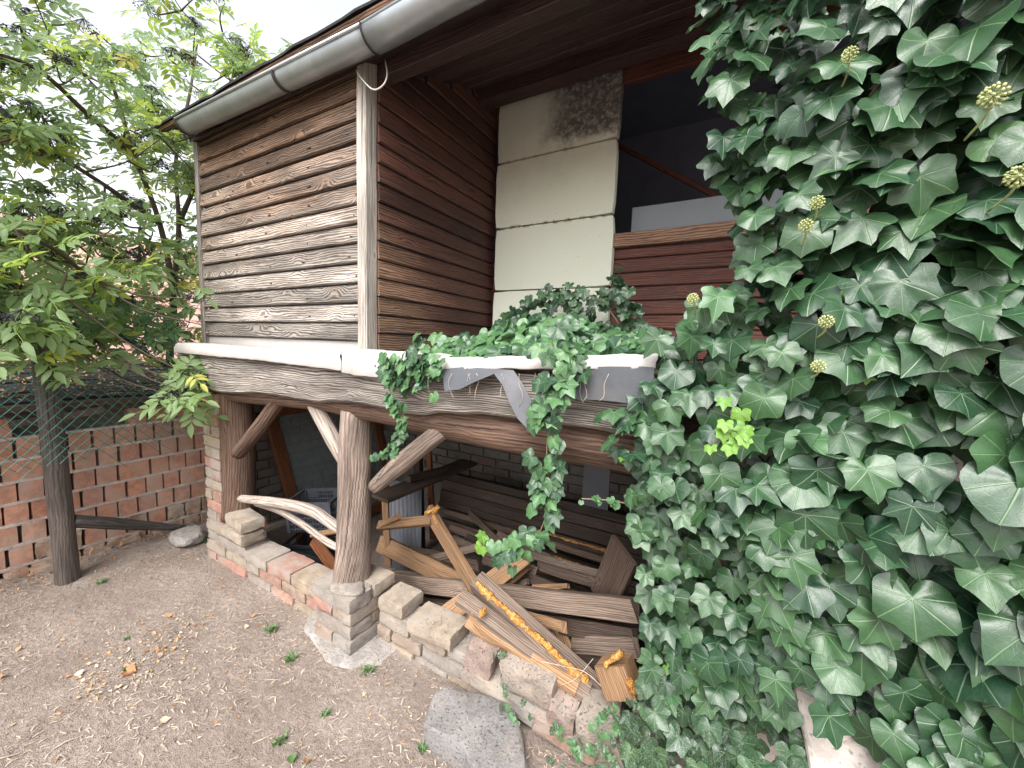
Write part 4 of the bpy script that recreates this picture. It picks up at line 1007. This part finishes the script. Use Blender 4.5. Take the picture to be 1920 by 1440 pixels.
def lay_leaves(parent, items, cap=300):
    """items: (dist_to_camera, matrix, geo index, material). Nearest ones become leaves of their own, the rest joined"""
    items.sort(key=lambda t: t[0]); rest = {}
    for n_, (d, mw, gi, mk) in enumerate(items):
        if n_ < cap: link('leaf', IVM[mk][gi], parent, mw)
        else: rest.setdefault(mk, MB()).add([mw @ Vector(v) for v in IVG[gi][0]], IVG[gi][1], IVG[gi][2], RX.random())
    for mk, mb in rest.items(): mb.build('foliage', M[mk], parent, True, 'stuff')
def inpoly(x, z, poly):
    c = False; j = len(poly)-1
    for i in range(len(poly)):
        if (poly[i][1] > z) != (poly[j][1] > z) and x < (poly[j][0]-poly[i][0])*(z-poly[i][1])/(poly[j][1]-poly[i][1])+poly[i][0]: c = not c
        j = i
    return c
E1 = [(1310, -40), (1318, 60), (1345, 150), (1345, 300), (1385, 370), (1400, 470), (1340, 540), (1270, 600), (1215, 650), (1225, 720), (1140, 760), (1135, 840), (1175, 900), (1178, 960), (1200, 1030), (1205, 1100), (1200, 1180), (1215, 1290), (1200, 1340), (1160, 1400), (1160, 1500), (2150, 1500), (2150, -120), (1310, -120)]
PY = 1.12
poly = [(P(u, v, y=PY).x, P(u, v, y=PY).z) for u, v in E1]
holes = [[(P(u, v, y=PY).x, P(u, v, y=PY).z) for u, v in h] for h in ([(1490, 1275), (1540, 1290), (1600, 1345), (1650, 1390), (1680, 1440), (1560, 1440), (1520, 1380)], [(1512, 965), (1535, 955), (1545, 1010), (1548, 1075), (1525, 1075)])]
def isurf(x, z):
    b = 1.14-.16*max(0, min(1, (x+.1)/.7))+.13*noise.noise((x*2.3+3, z*2.3, 1.5))+.05*noise.noise((x*6, z*6, 4))
    if z < .9: b -= .10*(0.9-z)
    return b
ivy = thing('ivy_plant', 'huge dark green ivy mantle covering the right half of the shed', 'ivy', (.2, 1.3, 0))
ri = random.Random(21); items = []
camp = Vector((0, 0, EYE))
def ivy_item(p, n0, tip0, size, mk, jn=.35):
    nrm = Vector(n0)+Vector((ri.gauss(0, jn), ri.gauss(0, jn), ri.gauss(0, jn))); tip = Vector(tip0)+Vector((ri.gauss(0, .38), ri.gauss(0, .2), ri.gauss(0, .25)))
    gi = ri.choice(ROUND if p[0] > .2+.25*ri.random() else LOBED)
    return ((Vector(p)-camp).length, leaf_matrix(p, nrm, tip, size), gi, mk)
cnt = 0
for layer, (dy, N_) in enumerate(((0, 1500), (.06, 1600), (.13, 1300), (.22, 1000))):
    k_ = 0
    while k_ < N_:
        x = ri.uniform(-.45, 1.25); z = ri.uniform(-.15, 2.85); k_ += 1
        if not inpoly(x, z, poly): continue
        if any(inpoly(x, z, h) for h in holes): continue
        y = isurf(x, z)+dy+ri.uniform(-.025, .025)
        size = ri.uniform(.08, .135)
        if x > .12 and z > .9: size *= 1.2+.45*min(1, max(0, x-.1)*2)*ri.random()
        if z < .5: size *= .85
        if x < 0 and z < 1.3: size *= .9
        mk = 'ivy'
        if layer == 0 and ri.random() < .008: mk = 'ivynew'; size = .05
        elif layer == 0 and ri.random() < .045: mk = 'ivymid'
        items.append(ivy_item((x, y, z), (-.15, -1, .55), (0, -.25, -1), size, mk))
lay_leaves(ivy, items)
# stems and old wood in the mantle, dark twigs
mb = MB()
for i in range(40):
    x = ri.uniform(-.1, 1.0); z = ri.uniform(.0, 2.4); pts = []
    for q in range(7):
        if not inpoly(x-.06, z, poly) or x < .02: break
        pts.append((x, isurf(x, z)+.12+ri.uniform(-.02, .03), z)); x += ri.uniform(-.08, .08); z += ri.uniform(.02, .12)
    if len(pts) < 3: continue
    V, F, U = tube_geo(smooth_path(pts, 3), ri.uniform(.002, .006), 5); mb.add(V, F, U)
mb.build('stem', M['stem'], ivy, True)
# flower heads: ball of little buds
def umbel(p, r, parent):
    import bmesh
    mb = MB(); rr = random.Random(int(p[0]*1000)); N_ = 46
    for i in range(N_):
        z = 1-2*(i+.5)/N_; a = i*2.39996; s_ = math.sqrt(1-z*z); d = Vector((math.cos(a)*s_, math.sin(a)*s_, z))
        bm = bmesh.new(); bmesh.ops.create_icosphere(bm, subdivisions=1, radius=r*.16)
        mb.add([v.co+Vector(p)+d*r*rr.uniform(.85, 1) for v in bm.verts], [tuple(v.index for v in f.verts) for f in bm.faces]); bm.free()
        V, F, U = tube_geo([Vector(p), Vector(p)+d*r*.9], r*.035, 3, cap=False); mb.add(V, F, U)
    V, F, U = tube_geo(smooth_path([Vector(p), Vector(p)+Vector((.004, .03, -.018)), Vector(p)+Vector((.0, .08, -.03))], 3), .002, 5); mb.add(V, F, U)
    mb.build('flower_head', M['flower'], parent, True)
for u, v, dd in ((1299, 560, 0), (1532, 380, 0), (1511, 423, 0), (1549, 603, 0), (1534, 687, 0), (1863, 180, -.02), (1912, 330, -.02), (1593, 103, 0)):
    p = P(u, v, y=1.1); q = isurf(p.x, p.z)-.07+dd; umbel(tuple(P(u, v, y=q)), .013 if u < 1700 else .017, ivy)

# young bright sprig and single bright leaves
def sprig(label, path, n_, sz, mk, n0=(-.1, -1, .5), tip0=(0, -.2, -1), jn=.3, spread=.02, name='ivy_strand', srad=.0022, group=None):
    t = thing(name, label, 'ivy', path[0], group)
    pp = smooth_path(path, 8); it = []
    for i in range(n_):
        f = (i+.3)/n_*(len(pp)-1); q = pp[int(f)]
        s_ = ri.uniform(*sz)*(1-.35*i/n_)
        side = Vector((ri.choice((-1, 1))*ri.uniform(.3, 1)*spread, -.01-ri.random()*spread*.5, ri.uniform(-1, 1)*spread))
        it.append(ivy_item(q+side, n0, Vector(tip0)+side*12, s_, mk(i) if callable(mk) else mk, jn))
    lay_leaves(t, it); V, F, U = tube_geo(pp, srad, 5); o = link('stem', mesh('stem', V, F, M['stem'], U, True), t); return t
def on(u, v, d=0):
    p = P(u, v, y=1.1); return P(u, v, y=isurf(p.x, p.z)-.06+d)
sprig('bright yellow green ivy sprig standing out in the dark mantle', [on(1370, 770), on(1372, 810), on(1340, 830)], 12, (.05, .065), 'ivynew', spread=.025)
# strand hanging at the left corner of the ledge, over the post
sprig('ivy strand hanging from the ledge end down to the log post', [P(742, 670, y=1.15), P(735, 720, y=1.13), P(752, 770, y=1.12), P(760, 800, y=1.12), P(742, 840, y=1.13), P(700, 855, y=1.14)], 44, (.06, .09), lambda i: 'ivymid' if ri.random() < .6 else 'ivy', spread=.022)
sprig('long ivy strand hanging before the cellar opening', [P(1035, 640, y=1.13), P(1050, 700, y=1.12), P(1035, 760, y=1.11), P(1025, 850, y=1.11), P(1030, 930, y=1.11), P(1010, 1000, y=1.11), P(965, 1035, y=1.11), P(915, 1025, y=1.11)], 78, (.08, .12), lambda i: 'ivynew' if i > 74 else ('ivymid' if ri.random() < .45 else 'ivy'), spread=.045)
sprig('small ivy shoot pointing left in front of the grey plate', [P(1180, 945, y=1.15), P(1140, 938, y=1.13), P(1090, 935, y=1.12)], 12, (.025, .045), 'ivymid', spread=.012)
# creeping ivy along the ledge
led = thing('ledge_ivy', 'ivy creeping along the white ledge in front of the porch', 'ivy', P(950, 670, y=1.2))
it = []
top = [(725, 690), (770, 660), (820, 632), (880, 640), (930, 630), (1000, 605), (1060, 600), (1120, 625), (1180, 640), (1240, 640)]
lowe = [(725, 720), (770, 735), (820, 720), (850, 680), (930, 670), (1000, 672), (1060, 668), (1120, 662), (1180, 665), (1240, 668)]
for i in range(230):
    u = ri.uniform(728, 1245); a = np.interp(u, [q[0] for q in top], [q[1] for q in top]); b = np.interp(u, [q[0] for q in lowe], [q[1] for q in lowe])
    v = ri.uniform(a-12, b-8); dep = 1.16+(b-v)/max(1, b-a)*.25+ri.uniform(-.02, .03)
    it.append(ivy_item(P(u, v, y=dep), (-.1, -.8, .8), (ri.choice((-1, 1))*.4, -.5, -.7), ri.uniform(.09, .14), 'ivymid' if ri.random() < .5 else 'ivy', .3))
for i in range(70):  # cluster round the ledge corner
    u = ri.gauss(775, 28); v = ri.gauss(695, 22)
    it.append(ivy_item(P(u, v, y=1.14+ri.uniform(-.02, .03)), (-.1, -1, .5), (0, -.3, -1), ri.uniform(.06, .085), 'ivymid' if ri.random() < .6 else 'ivy', .3))
for u, v in ((1160, 505), (1145, 520), (1080, 680), (1095, 700), (1130, 780)): it.append(ivy_item(P(u, v, y=1.14 if v > 600 else 2.3), (-.1, -1, .5), (0, -.3, -1), .08, 'ivy', .3))
lay_leaves(led, it)
mb = MB()
for q in range(14):
    u = ri.uniform(800, 1160); z0 = P(u, 700, y=1.15)
    pts = [z0+Vector((ri.uniform(-.01, .01), -.01, 0))]
    for _ in range(3): pts.append(pts[-1]+Vector((ri.uniform(-.015, .015), ri.uniform(-.006, .004), -ri.uniform(.015, .04))))
    V, F, U = tube_geo(smooth_path(pts, 3), ri.uniform(.0006, .0013), 4); mb.add(V, F, U)
mb.build('dry_root', M['straw'], led, True, 'stuff')
# darker ivy heap on the porch in front of the foam panel
pv = thing('porch_ivy', 'mound of small dark ivy leaves on the porch against the cream panel', 'ivy', P(1060, 600, y=2.2))
it = []
for i in range(300):
    u = ri.uniform(925, 1215); hgt = np.interp(u, [925, 970, 1030, 1100, 1165, 1215], [612, 570, 535, 530, 520, 610]); v = ri.uniform(hgt, 660)
    it.append(ivy_item(P(u, v, y=2.15+ri.uniform(-.15, .2)), (.1, -1, .4), (ri.uniform(-.4, .4), -.3, -1), ri.uniform(.07, .10), 'ivy', .4))
lay_leaves(pv, it)
tube('stem', [P(1000, 640, y=2.2), P(1060, 560, y=2.25), P(1120, 560, y=2.2), P(1170, 620, y=2.2)], .006, M['stem'], pv)
# house part behind the ivy: plaster block and bricks
hw = thing('plastered_wall', 'pale plastered masonry showing through gaps in the ivy', 'wall', (.6, 1.4, 0))
slab_box('masonry', (.02, 1.40, -.1), (2.2, 1.46, 1.39), M['plaster'], hw)
for i in range(9):
    for j in range(5): brick(HB, (.06+j*.25+(.12 if i % 2 else 0), 1.37, .45+i*.078), (.24, .12, .066), hw)
a, b, c_, d = (P(u, v, y=1.2) for u, v in ((1484, 1262), (1560, 1290), (1690, 1450), (1530, 1450)))
V = [(a.x, 1.15, a.z), (b.x, 1.12, b.z), (c_.x+.02, 1.08, c_.z), (d.x, 1.06, d.z-.05), (a.x, 1.42, a.z+.06), (b.x+.03, 1.42, b.z+.08), (c_.x+.1, 1.42, c_.z+.08), (d.x, 1.42, d.z-.05)]
ob = link('broken_block', mesh('broken_block', V, [(0, 3, 2, 1), (4, 5, 6, 7), (0, 1, 5, 4), (1, 2, 6, 5), (2, 3, 7, 6), (3, 0, 4, 7)], M['plaster']), hw)
md = ob.modifiers.new('b', 'BEVEL'); md.width = .012; md.segments = 2
md = ob.modifiers.new('s', 'SUBSURF'); md.subdivision_type = 'SIMPLE'; md.levels = 4; md.render_levels = 4
tx = bpy.data.textures.new('t', 'CLOUDS'); tx.noise_scale = .09; md = ob.modifiers.new('d', 'DISPLACE'); md.texture = tx; md.strength = .03; md.mid_level = .5

# ================================================================== ELDER TREE
el = thing('elder_tree', 'elder tree with compound leaves and dark berry clusters left of the shed', 'tree', (-3.98, 1.42, 0))
re_ = random.Random(33)
trunkm = M['bark']
base = Vector((-4.02, 1.42, -.1))
f0 = P(318, 690, x=-4.02); 
limbs = [[base, Vector((-4.02, 1.42, .7)), f0, P(325, 560, x=-4.05), P(300, 420, x=-4.1), P(252, 290, x=-4.1), P(215, 170, x=-4.15), P(180, 60, x=-4.2)],
         [f0, P(245, 640, x=-3.9), P(200, 560, x=-3.7), P(120, 480, x=-3.5), P(30, 430, x=-3.3)],
         [P(325, 560, x=-4.05), P(335, 420, x=-4.2), P(330, 300, x=-4.3), P(355, 180, x=-4.3), P(370, 80, x=-4.4)],
         [P(300, 420, x=-4.1), P(215, 360, x=-3.9), P(120, 300, x=-3.7), P(20, 260, x=-3.5)],
         [P(252, 290, x=-4.1), P(160, 210, x=-3.9), P(70, 130, x=-3.8), P(-40, 90, x=-3.7)],
         [P(335, 420, x=-4.2), P(385, 300, x=-4.3), P(420, 180, x=-4.6), P(470, 80, x=-4.6)]]
nodes = []
for i, lb_ in enumerate(limbs):
    r0 = .045 if i == 0 else .026
    tube('trunk' if i == 0 else 'limb', lb_, list(np.linspace(r0*.8, .007, len(lb_))), trunkm, el, ns=9, rough=.2, k=5)
    nodes += smooth_path(lb_, 5)[(14 if i == 0 else 2):]
ell = [((-4.1, 1.1, 2.5), (.75, 1.1, 1.0), 125), ((-4.1, 1.9, 3.5), (.9, 1.0, .8), 130), ((-3.6, .45, 2.1), (.45, .8, .85), 75), ((-4.0, .2, 3.2), (.9, .9, .9), 95), ((-3.75, .75, 1.62), (.4, .75, .28), 46)]
cl = []
for c_, r_, n_ in ell:
    k_ = 0
    while k_ < n_:
        d = Vector((re_.uniform(-1, 1), re_.uniform(-1, 1), re_.uniform(-1, 1)))
        if d.length > 1 or d.length < .25: continue
        p = Vector((c_[0]+d.x*r_[0], c_[1]+d.y*r_[1], c_[2]+d.z*r_[2])); k_ += 1
        if p.x > -3.42 and p.y > 1.15: continue
        if p.z < 1.42 or (p.x > -2.9): continue
        cl.append(p)
cl += [P(348, 700, x=-2.95), P(372, 722, x=-2.92), P(335, 745, x=-2.95), P(360, 740, x=-2.9), P(383, 610, x=-2.93), P(378, 560, x=-2.95), P(345, 690, x=-3.35), P(365, 720, x=-3.3), P(330, 735, x=-3.35), P(380, 600, x=-3.36), P(300, 640, x=-3.6), P(100, 690, x=-3.3), P(20, 640, x=-3.2), P(60, 600, x=-3.1), P(385, 560, x=-3.4), P(150, 560, x=-3.3), P(230, 530, x=-3.4)]
def comp_leaf(seed, npair=3):
    r = random.Random(seed); V = []; F = []; U = []
    def leaflet(o, d, L, w, side):
        d = d.normalized(); s_ = Vector((d.y, -d.x, 0)); b0 = len(V)
        rows = [(0, .02), (.25, .85), (.55, 1), (.82, .5), (1.0, .03)]
        cv = r.uniform(.05, .28)
        for t, ww in rows:
            c_ = o+d*L*t+Vector((0, 0, -cv*L*t*t))
            V.append(c_+s_*w*ww*.5+Vector((0, 0, .18*w*ww))); V.append(c_); V.append(c_-s_*w*ww*.5+Vector((0, 0, .18*w*ww)))
        for k_ in range(4):
            a = b0+k_*3
            for f in ((a, a+1, a+4, a+3), (a+1, a+2, a+5, a+4)):
                F.append(f)
                for q in f:
                    rr_, ss = divmod(q-b0, 3); U.append(((ss-1)*.5*rows[rr_][1], rows[rr_][0]))
    L = 1.0
    for k_ in range(npair):
        t = .32+.25*k_; o = Vector((0, t*.75, -.10*t*t))
        for sd_ in (-1, 1): leaflet(o, Vector((sd_*.9, .55+r.uniform(-.1, .2), r.uniform(-.2, .15))), r.uniform(.38, .5), .17, sd_)
    leaflet(Vector((0, .75, -.06)), Vector((0, 1, -.1)), .5, .19, 0)
    Vt, Ft, Ut = tube_geo([Vector((0, 0, 0)), Vector((0, .4, -.01)), Vector((0, .78, -.06))], .012, 3, cap=False)
    b0 = len(V); V += Vt; F += [tuple(q+b0 for q in f) for f in Ft]; U += [(0, .5)]*(4*len(Ft))
    return V, F, U
ELG = [comp_leaf(i, 2 if i % 3 else 3) for i in range(8)]
ELM = {mk: [mesh('leaf', V, F, M[mk], U, True, [re_.random()]*len(F)) for V, F, U in ELG] for mk in ('elder', 'elderyellow')}
its = []; mbt = MB()
def berries(p, parent):
    import bmesh
    mb = MB(); 
    for i in range(70):
        a = re_.uniform(0, 6.28); q = math.sqrt(re_.random())*.075; e = Vector((math.cos(a)*q, math.sin(a)*q, -.02-re_.random()*.03+.3*q)); r = re_.uniform(.004, .006)
        Vb = [Vector(p)+e+Vector(d)*r for d in ((1, 0, 0), (-1, 0, 0), (0, 1, 0), (0, -1, 0), (0, 0, 1), (0, 0, -1))]
        mb.add(Vb, [(0, 2, 4), (2, 1, 4), (1, 3, 4), (3, 0, 4), (2, 0, 5), (1, 2, 5), (3, 1, 5), (0, 3, 5)])
        if i % 2 == 0:
            V, F, U = tube_geo([Vector(p)+Vector((0, 0, .03)), Vector(p)+e], .0012, 3, cap=False); mb.add(V, F)
    link('berry_cluster', mesh('berry_cluster', mb.V, mb.F, M['berry'], mb.U, True, mb.R), parent)
nb = 0
for p in cl:
    nd = min(nodes, key=lambda q: (q-p).length); mid = nd.lerp(p, .5)+Vector((re_.uniform(-.05, .05), re_.uniform(-.05, .05), -.04))
    V, F, U = tube_geo(smooth_path([nd, mid, p], 3), list(np.linspace(.007, .003, 7)), 4, cap=False); mbt.add(V, F, U)
    if len(nodes) < 900: nodes.append(mid); nodes.append(p)
    for _ in range(re_.randint(6, 9)):
        d = Vector((re_.gauss(0, 1), re_.gauss(0, 1), re_.gauss(0, .5))).normalized(); o = p+Vector((re_.uniform(-.09, .09), re_.uniform(-.09, .09), re_.uniform(-.09, .09)))
        nrm = Vector((re_.gauss(.6, .6), re_.gauss(-.5, .6), .8)); size = re_.uniform(.11, .17)*(1.25 if o.x > -3.5 and o.z < 2.3 else 1); gi = re_.randrange(8); mk = 'elderyellow' if re_.random() < .06 else 'elder'
        if (o.x > -3.36 and o.y > 1.15): continue
        its.append(((o-camp).length, leaf_matrix(o, nrm, d+Vector((0, 0, -.25)), size), gi, mk))
    if re_.random() < .5: berries(p+Vector((re_.uniform(-.06, .06), re_.uniform(-.06, .06), .02)), el)
mbt.build('twig', M['bark'], el, True, 'stuff')
its.sort(key=lambda t: t[0]); rest = {}
for n_, (d, mw, gi, mk) in enumerate(its):
    if n_ < 300: link('leaf', ELM[mk][gi], el, mw)
    else: rest.setdefault(mk, MB()).add([mw @ Vector(v) for v in ELG[gi][0]], ELG[gi][1], ELG[gi][2], re_.random())
for mk, mb in rest.items(): mb.build('crown', M[mk], el, True, 'stuff')

# ================================================================== LITTER
rl = random.Random(77); mb = MB(); mb2 = MB(); mbp = MB(); mbd = MB()
def gp():
    while True:
        x = rl.uniform(-3.75, .3); y = rl.uniform(.0, 1.42)
        if y > 1.30 and -3.1 < x: 
            continue
        return x, y
for i in range(8000):
    x, y = gp(); dens = .5+.9*noise.noise((x*2.2, y*2.2, 9))
    if rl.random() > dens: continue
    a = rl.uniform(0, 6.28) if rl.random() < .5 else rl.gauss(.5, .5); L = rl.uniform(.008, .034)*(2.2 if rl.random() < .04 else 1); d = Vector((math.cos(a), math.sin(a), 0)); w = rl.uniform(.0009, .0028); s_ = Vector((-d.y, d.x, 0))*w
    z = gz(x, y)+.003; c_ = Vector((x, y, z)); b_ = s_.normalized()*L*rl.uniform(-.2, .2)
    V = [c_-d*L/2-s_, c_-d*L/2+s_, c_+b_+s_+Vector((0, 0, .003)), c_+b_-s_+Vector((0, 0, .003)), c_+d*L/2+s_*.6, c_+d*L/2-s_*.6]
    mb.add(V, [(0, 3, 2, 1), (3, 5, 4, 2)])
mb.build('straw_litter', M['straw'], None, kind='stuff')['label'] = 'pale straw bits strewn over the soil'
for i in range(7000):
    x, y = gp(); r = rl.uniform(.0012, .005)*(1.6 if rl.random() < .05 else 1); z = gz(x, y)+r*.3
    V = [Vector((x, y, z))+Vector(d)*r*rl.uniform(.6, 1.2) for d in ((1, 0, 0), (-1, 0, 0), (0, 1, 0), (0, -1, 0), (0, 0, .8), (0, 0, -1))]
    mbp.add(V, [(0, 2, 4), (2, 1, 4), (1, 3, 4), (3, 0, 4), (2, 0, 5), (1, 2, 5), (3, 1, 5), (0, 3, 5)])
mbp.build('gravel', M['soil'], None, kind='stuff')
DLV = [ivy_leaf_geo(3, 200+i, 12, .5, -.5) for i in range(4)]
def litter(n_, fn, size, mk, name, mn=0):
    mb = MB()
    for i in range(n_):
        q = fn();
        if q is None: continue
        g_ = rl.choice(DLV); mw = leaf_matrix(q, (rl.gauss(0, .3), rl.gauss(0, .3), 1), (rl.uniform(-1, 1), rl.uniform(-1, 1), 0), rl.uniform(*size)) @ Matrix.Diagonal((rl.uniform(.4, 1), 1, 1, 1))
        mb.add([mw @ Vector(v) for v in g_[0]], g_[1], g_[2], rl.random())
    return mb.build(name, M[mk], None, True, 'stuff')
def near():
    x, y = gp()
    if rl.random() > .42+.9*noise.noise((x*1.7+4, y*3, 2)): return None
    return Vector((x, y, gz(x, y)+.003))
litter(1200, near, (.008, .026), 'deadleaf', 'brown_leaf_litter'); litter(700, near, (.006, .02), 'paleleaf', 'pale_leaf_litter')
def trail():
    t = rl.random(); p = P(160+t*200+rl.gauss(0, 30), 1290-t*110+rl.gauss(0, 24), z=0); return Vector((p.x, p.y, gz(p.x, p.y)+.004))
litter(90, trail, (.012, .035), 'deadleaf', 'brown_leaf_litter'); litter(90, trail, (.010, .03), 'paleleaf', 'pale_leaf_litter')
def wallfoot():
    y = rl.uniform(.1, 1.38); x = -3.72+abs(rl.gauss(0, .09)); return Vector((x, y, gz(x, y)+.004))
litter(160, wallfoot, (.012, .035), 'deadleaf', 'brown_leaf_litter')
def onroof():
    x = rl.uniform(-5.2, -3.64); return Vector((x, rl.uniform(-.8, 2.4), 1.128+(-3.7-x)*.09+rl.uniform(0, .012)))
litter(1500, onroof, (.02, .05), 'deadleaf', 'roof_leaf_litter'); litter(900, onroof, (.02, .045), 'paleleaf', 'roof_pale_litter')
# leaves one can point at
FL = [(240, 1262, .075, 'deadleaf', 'largest curled orange brown fallen leaf on the soil'), (222, 1292, .04, 'paleleaf', 'pale fallen leaf just below the largest brown leaf'), (152, 1265, .045, 'paleleaf', 'folded whitish fallen leaf left of the largest brown leaf'),
      (305, 1356, .05, 'paleleaf', 'yellowish cupped leaf lying alone in the middle foreground'), (576, 1427, .035, 'deadleaf', 'orange fallen leaf at the bottom edge below the boulder'), (462, 1180, .035, 'paleleaf', 'cream leaf below the low brick wall'),
      (318, 1157, .04, 'deadleaf', 'brown rolled leaf in the middle of the bare soil'), (5, 1272, .045, 'deadleaf', 'orange leaf at the left edge of the ground'), (382, 1155, .02, 'elderyellow', 'small bright yellow leaf on the soil'),
      (476, 1157, .03, 'deadleaf', 'rusty leaf just beyond the cream leaf'), (35, 1215, .035, 'deadleaf', 'tan leaf on the far left soil'), (370, 1050, .03, 'paleleaf', 'white leaf near the foot of the brick column'),
      (215, 1055, .03, 'deadleaf', 'upright brown leaf near the fence post foot'), (305, 1063, .022, 'deadleaf', 'small tan leaf between fence post and brick column'), (548, 1420, .05, 'weed', 'narrow green leaf at the bottom edge beside the orange one'), (680, 1310, .03, 'paleleaf', 'beige leaf between pier footing and boulder')]
for u, v, sz, mk, lab in FL:
    p = P(u, v, z=0); p.z = gz(p.x, p.y)+.008
    V, F, U = rl.choice(DLV); o = link('fallen_leaf', mesh('fallen_leaf', V, F, M[mk], U, True, [rl.random()]*len(F)), None, leaf_matrix(p, (rl.gauss(0, .25), rl.gauss(0, .25)-.15, 1), (rl.uniform(-1, 1), rl.uniform(-.6, .6), 0), sz)); tag(o, lab, 'leaf', 'fallen leaves on the soil')
WD = [(507, 1175, .06, 'feathery weed below the low brick wall'), (545, 1232, .055, 'leafy weed at the left of the pier footing'), (525, 1380, .05, 'small weed in the soil below the pier'), (690, 1255, .05, 'grassy weed growing at the pier footing'), (610, 1330, .035, 'tiny weed between the footing and the bottom edge'),
      (235, 1250, .03, 'weed sprout behind the largest brown leaf'), (190, 1085, .05, 'weed tuft at the right of the fence post foot'), (382, 1010, .07, 'green tuft growing at the foot of the brick column'), (790, 1395, .045, 'grass tuft left of the boulder'), (237, 1190, .03, 'thin weed in the middle of the soil')]
def blades(p, h, n_, sp):
    mb = MB()
    for i in range(n_):
        a = rl.uniform(0, 6.28); o = Vector(p)+Vector((rl.gauss(0, sp), rl.gauss(0, sp), 0)); d = Vector((math.cos(a), math.sin(a), 0)); L = h*rl.uniform(.5, 1); w = h*.05
        s_ = Vector((-d.y, d.x, 0))*w; V = []
        for t, ww in ((0, 1), (.5, 1.3), (1, .1)):
            c_ = o+Vector((0, 0, L*t*(1-.35*t)))+d*L*.6*t*t; V += [c_-s_*ww, c_+s_*ww]
        mb.add(V, [(0, 1, 3, 2), (2, 3, 5, 4)], [(0, 0), (0, .1), (.1, .5), (.1, .5)]*2, rl.random())
    return mb
for u, v, h, lab in WD:
    p = P(u, v+8, z=0); p.z = gz(p.x, p.y)
    o = blades(p, h, 26, h*.22).build('weed', M['weed'], None, True); tag(o, lab, 'weed', 'weeds in the soil')
# ivy creeping on the rubble wall foot and below the mantle
it = []
for u, v in [(ri.gauss(1110, 45), ri.gauss(1400, 22)) for _ in range(40)]+[(ri.gauss(935, 10), ri.gauss(1225, 22)) for _ in range(5)]+[(ri.gauss(960, 18), ri.gauss(1325, 20)) for _ in range(8)]+[(ri.gauss(1185, 25), ri.gauss(1360, 30)) for _ in range(40)]:
    it.append(ivy_item(P(u, v, y=1.24 if v > 1280 else 1.30), (-.1, -1, .7), (0, -.5, -1), ri.uniform(.03, .05), 'ivy' if ri.random() < .6 else 'ivymid', .4))
gi_ = thing('ground_ivy', 'small dusty ivy leaves creeping over the foot of the rubble wall', 'ivy', P(1150, 1400, y=1.3)); lay_leaves(gi_, it)
tag(tube('dry_twig', [P(1000, 1237, y=1.33), P(1060, 1250, y=1.32), P(1100, 1262, y=1.32), P(1140, 1300, y=1.33)], .0015, M['straw'], None, ns=5), 'thin pale dry twig lying across the lower ends of the leaning beams', 'twig')
tag(tube('dry_twig', [P(1050, 1285, y=1.32), P(1080, 1272, y=1.32), P(1112, 1235, y=1.33)], .0012, M['straw'], None, ns=5), 'short forked dry twig above the pink stones', 'twig')
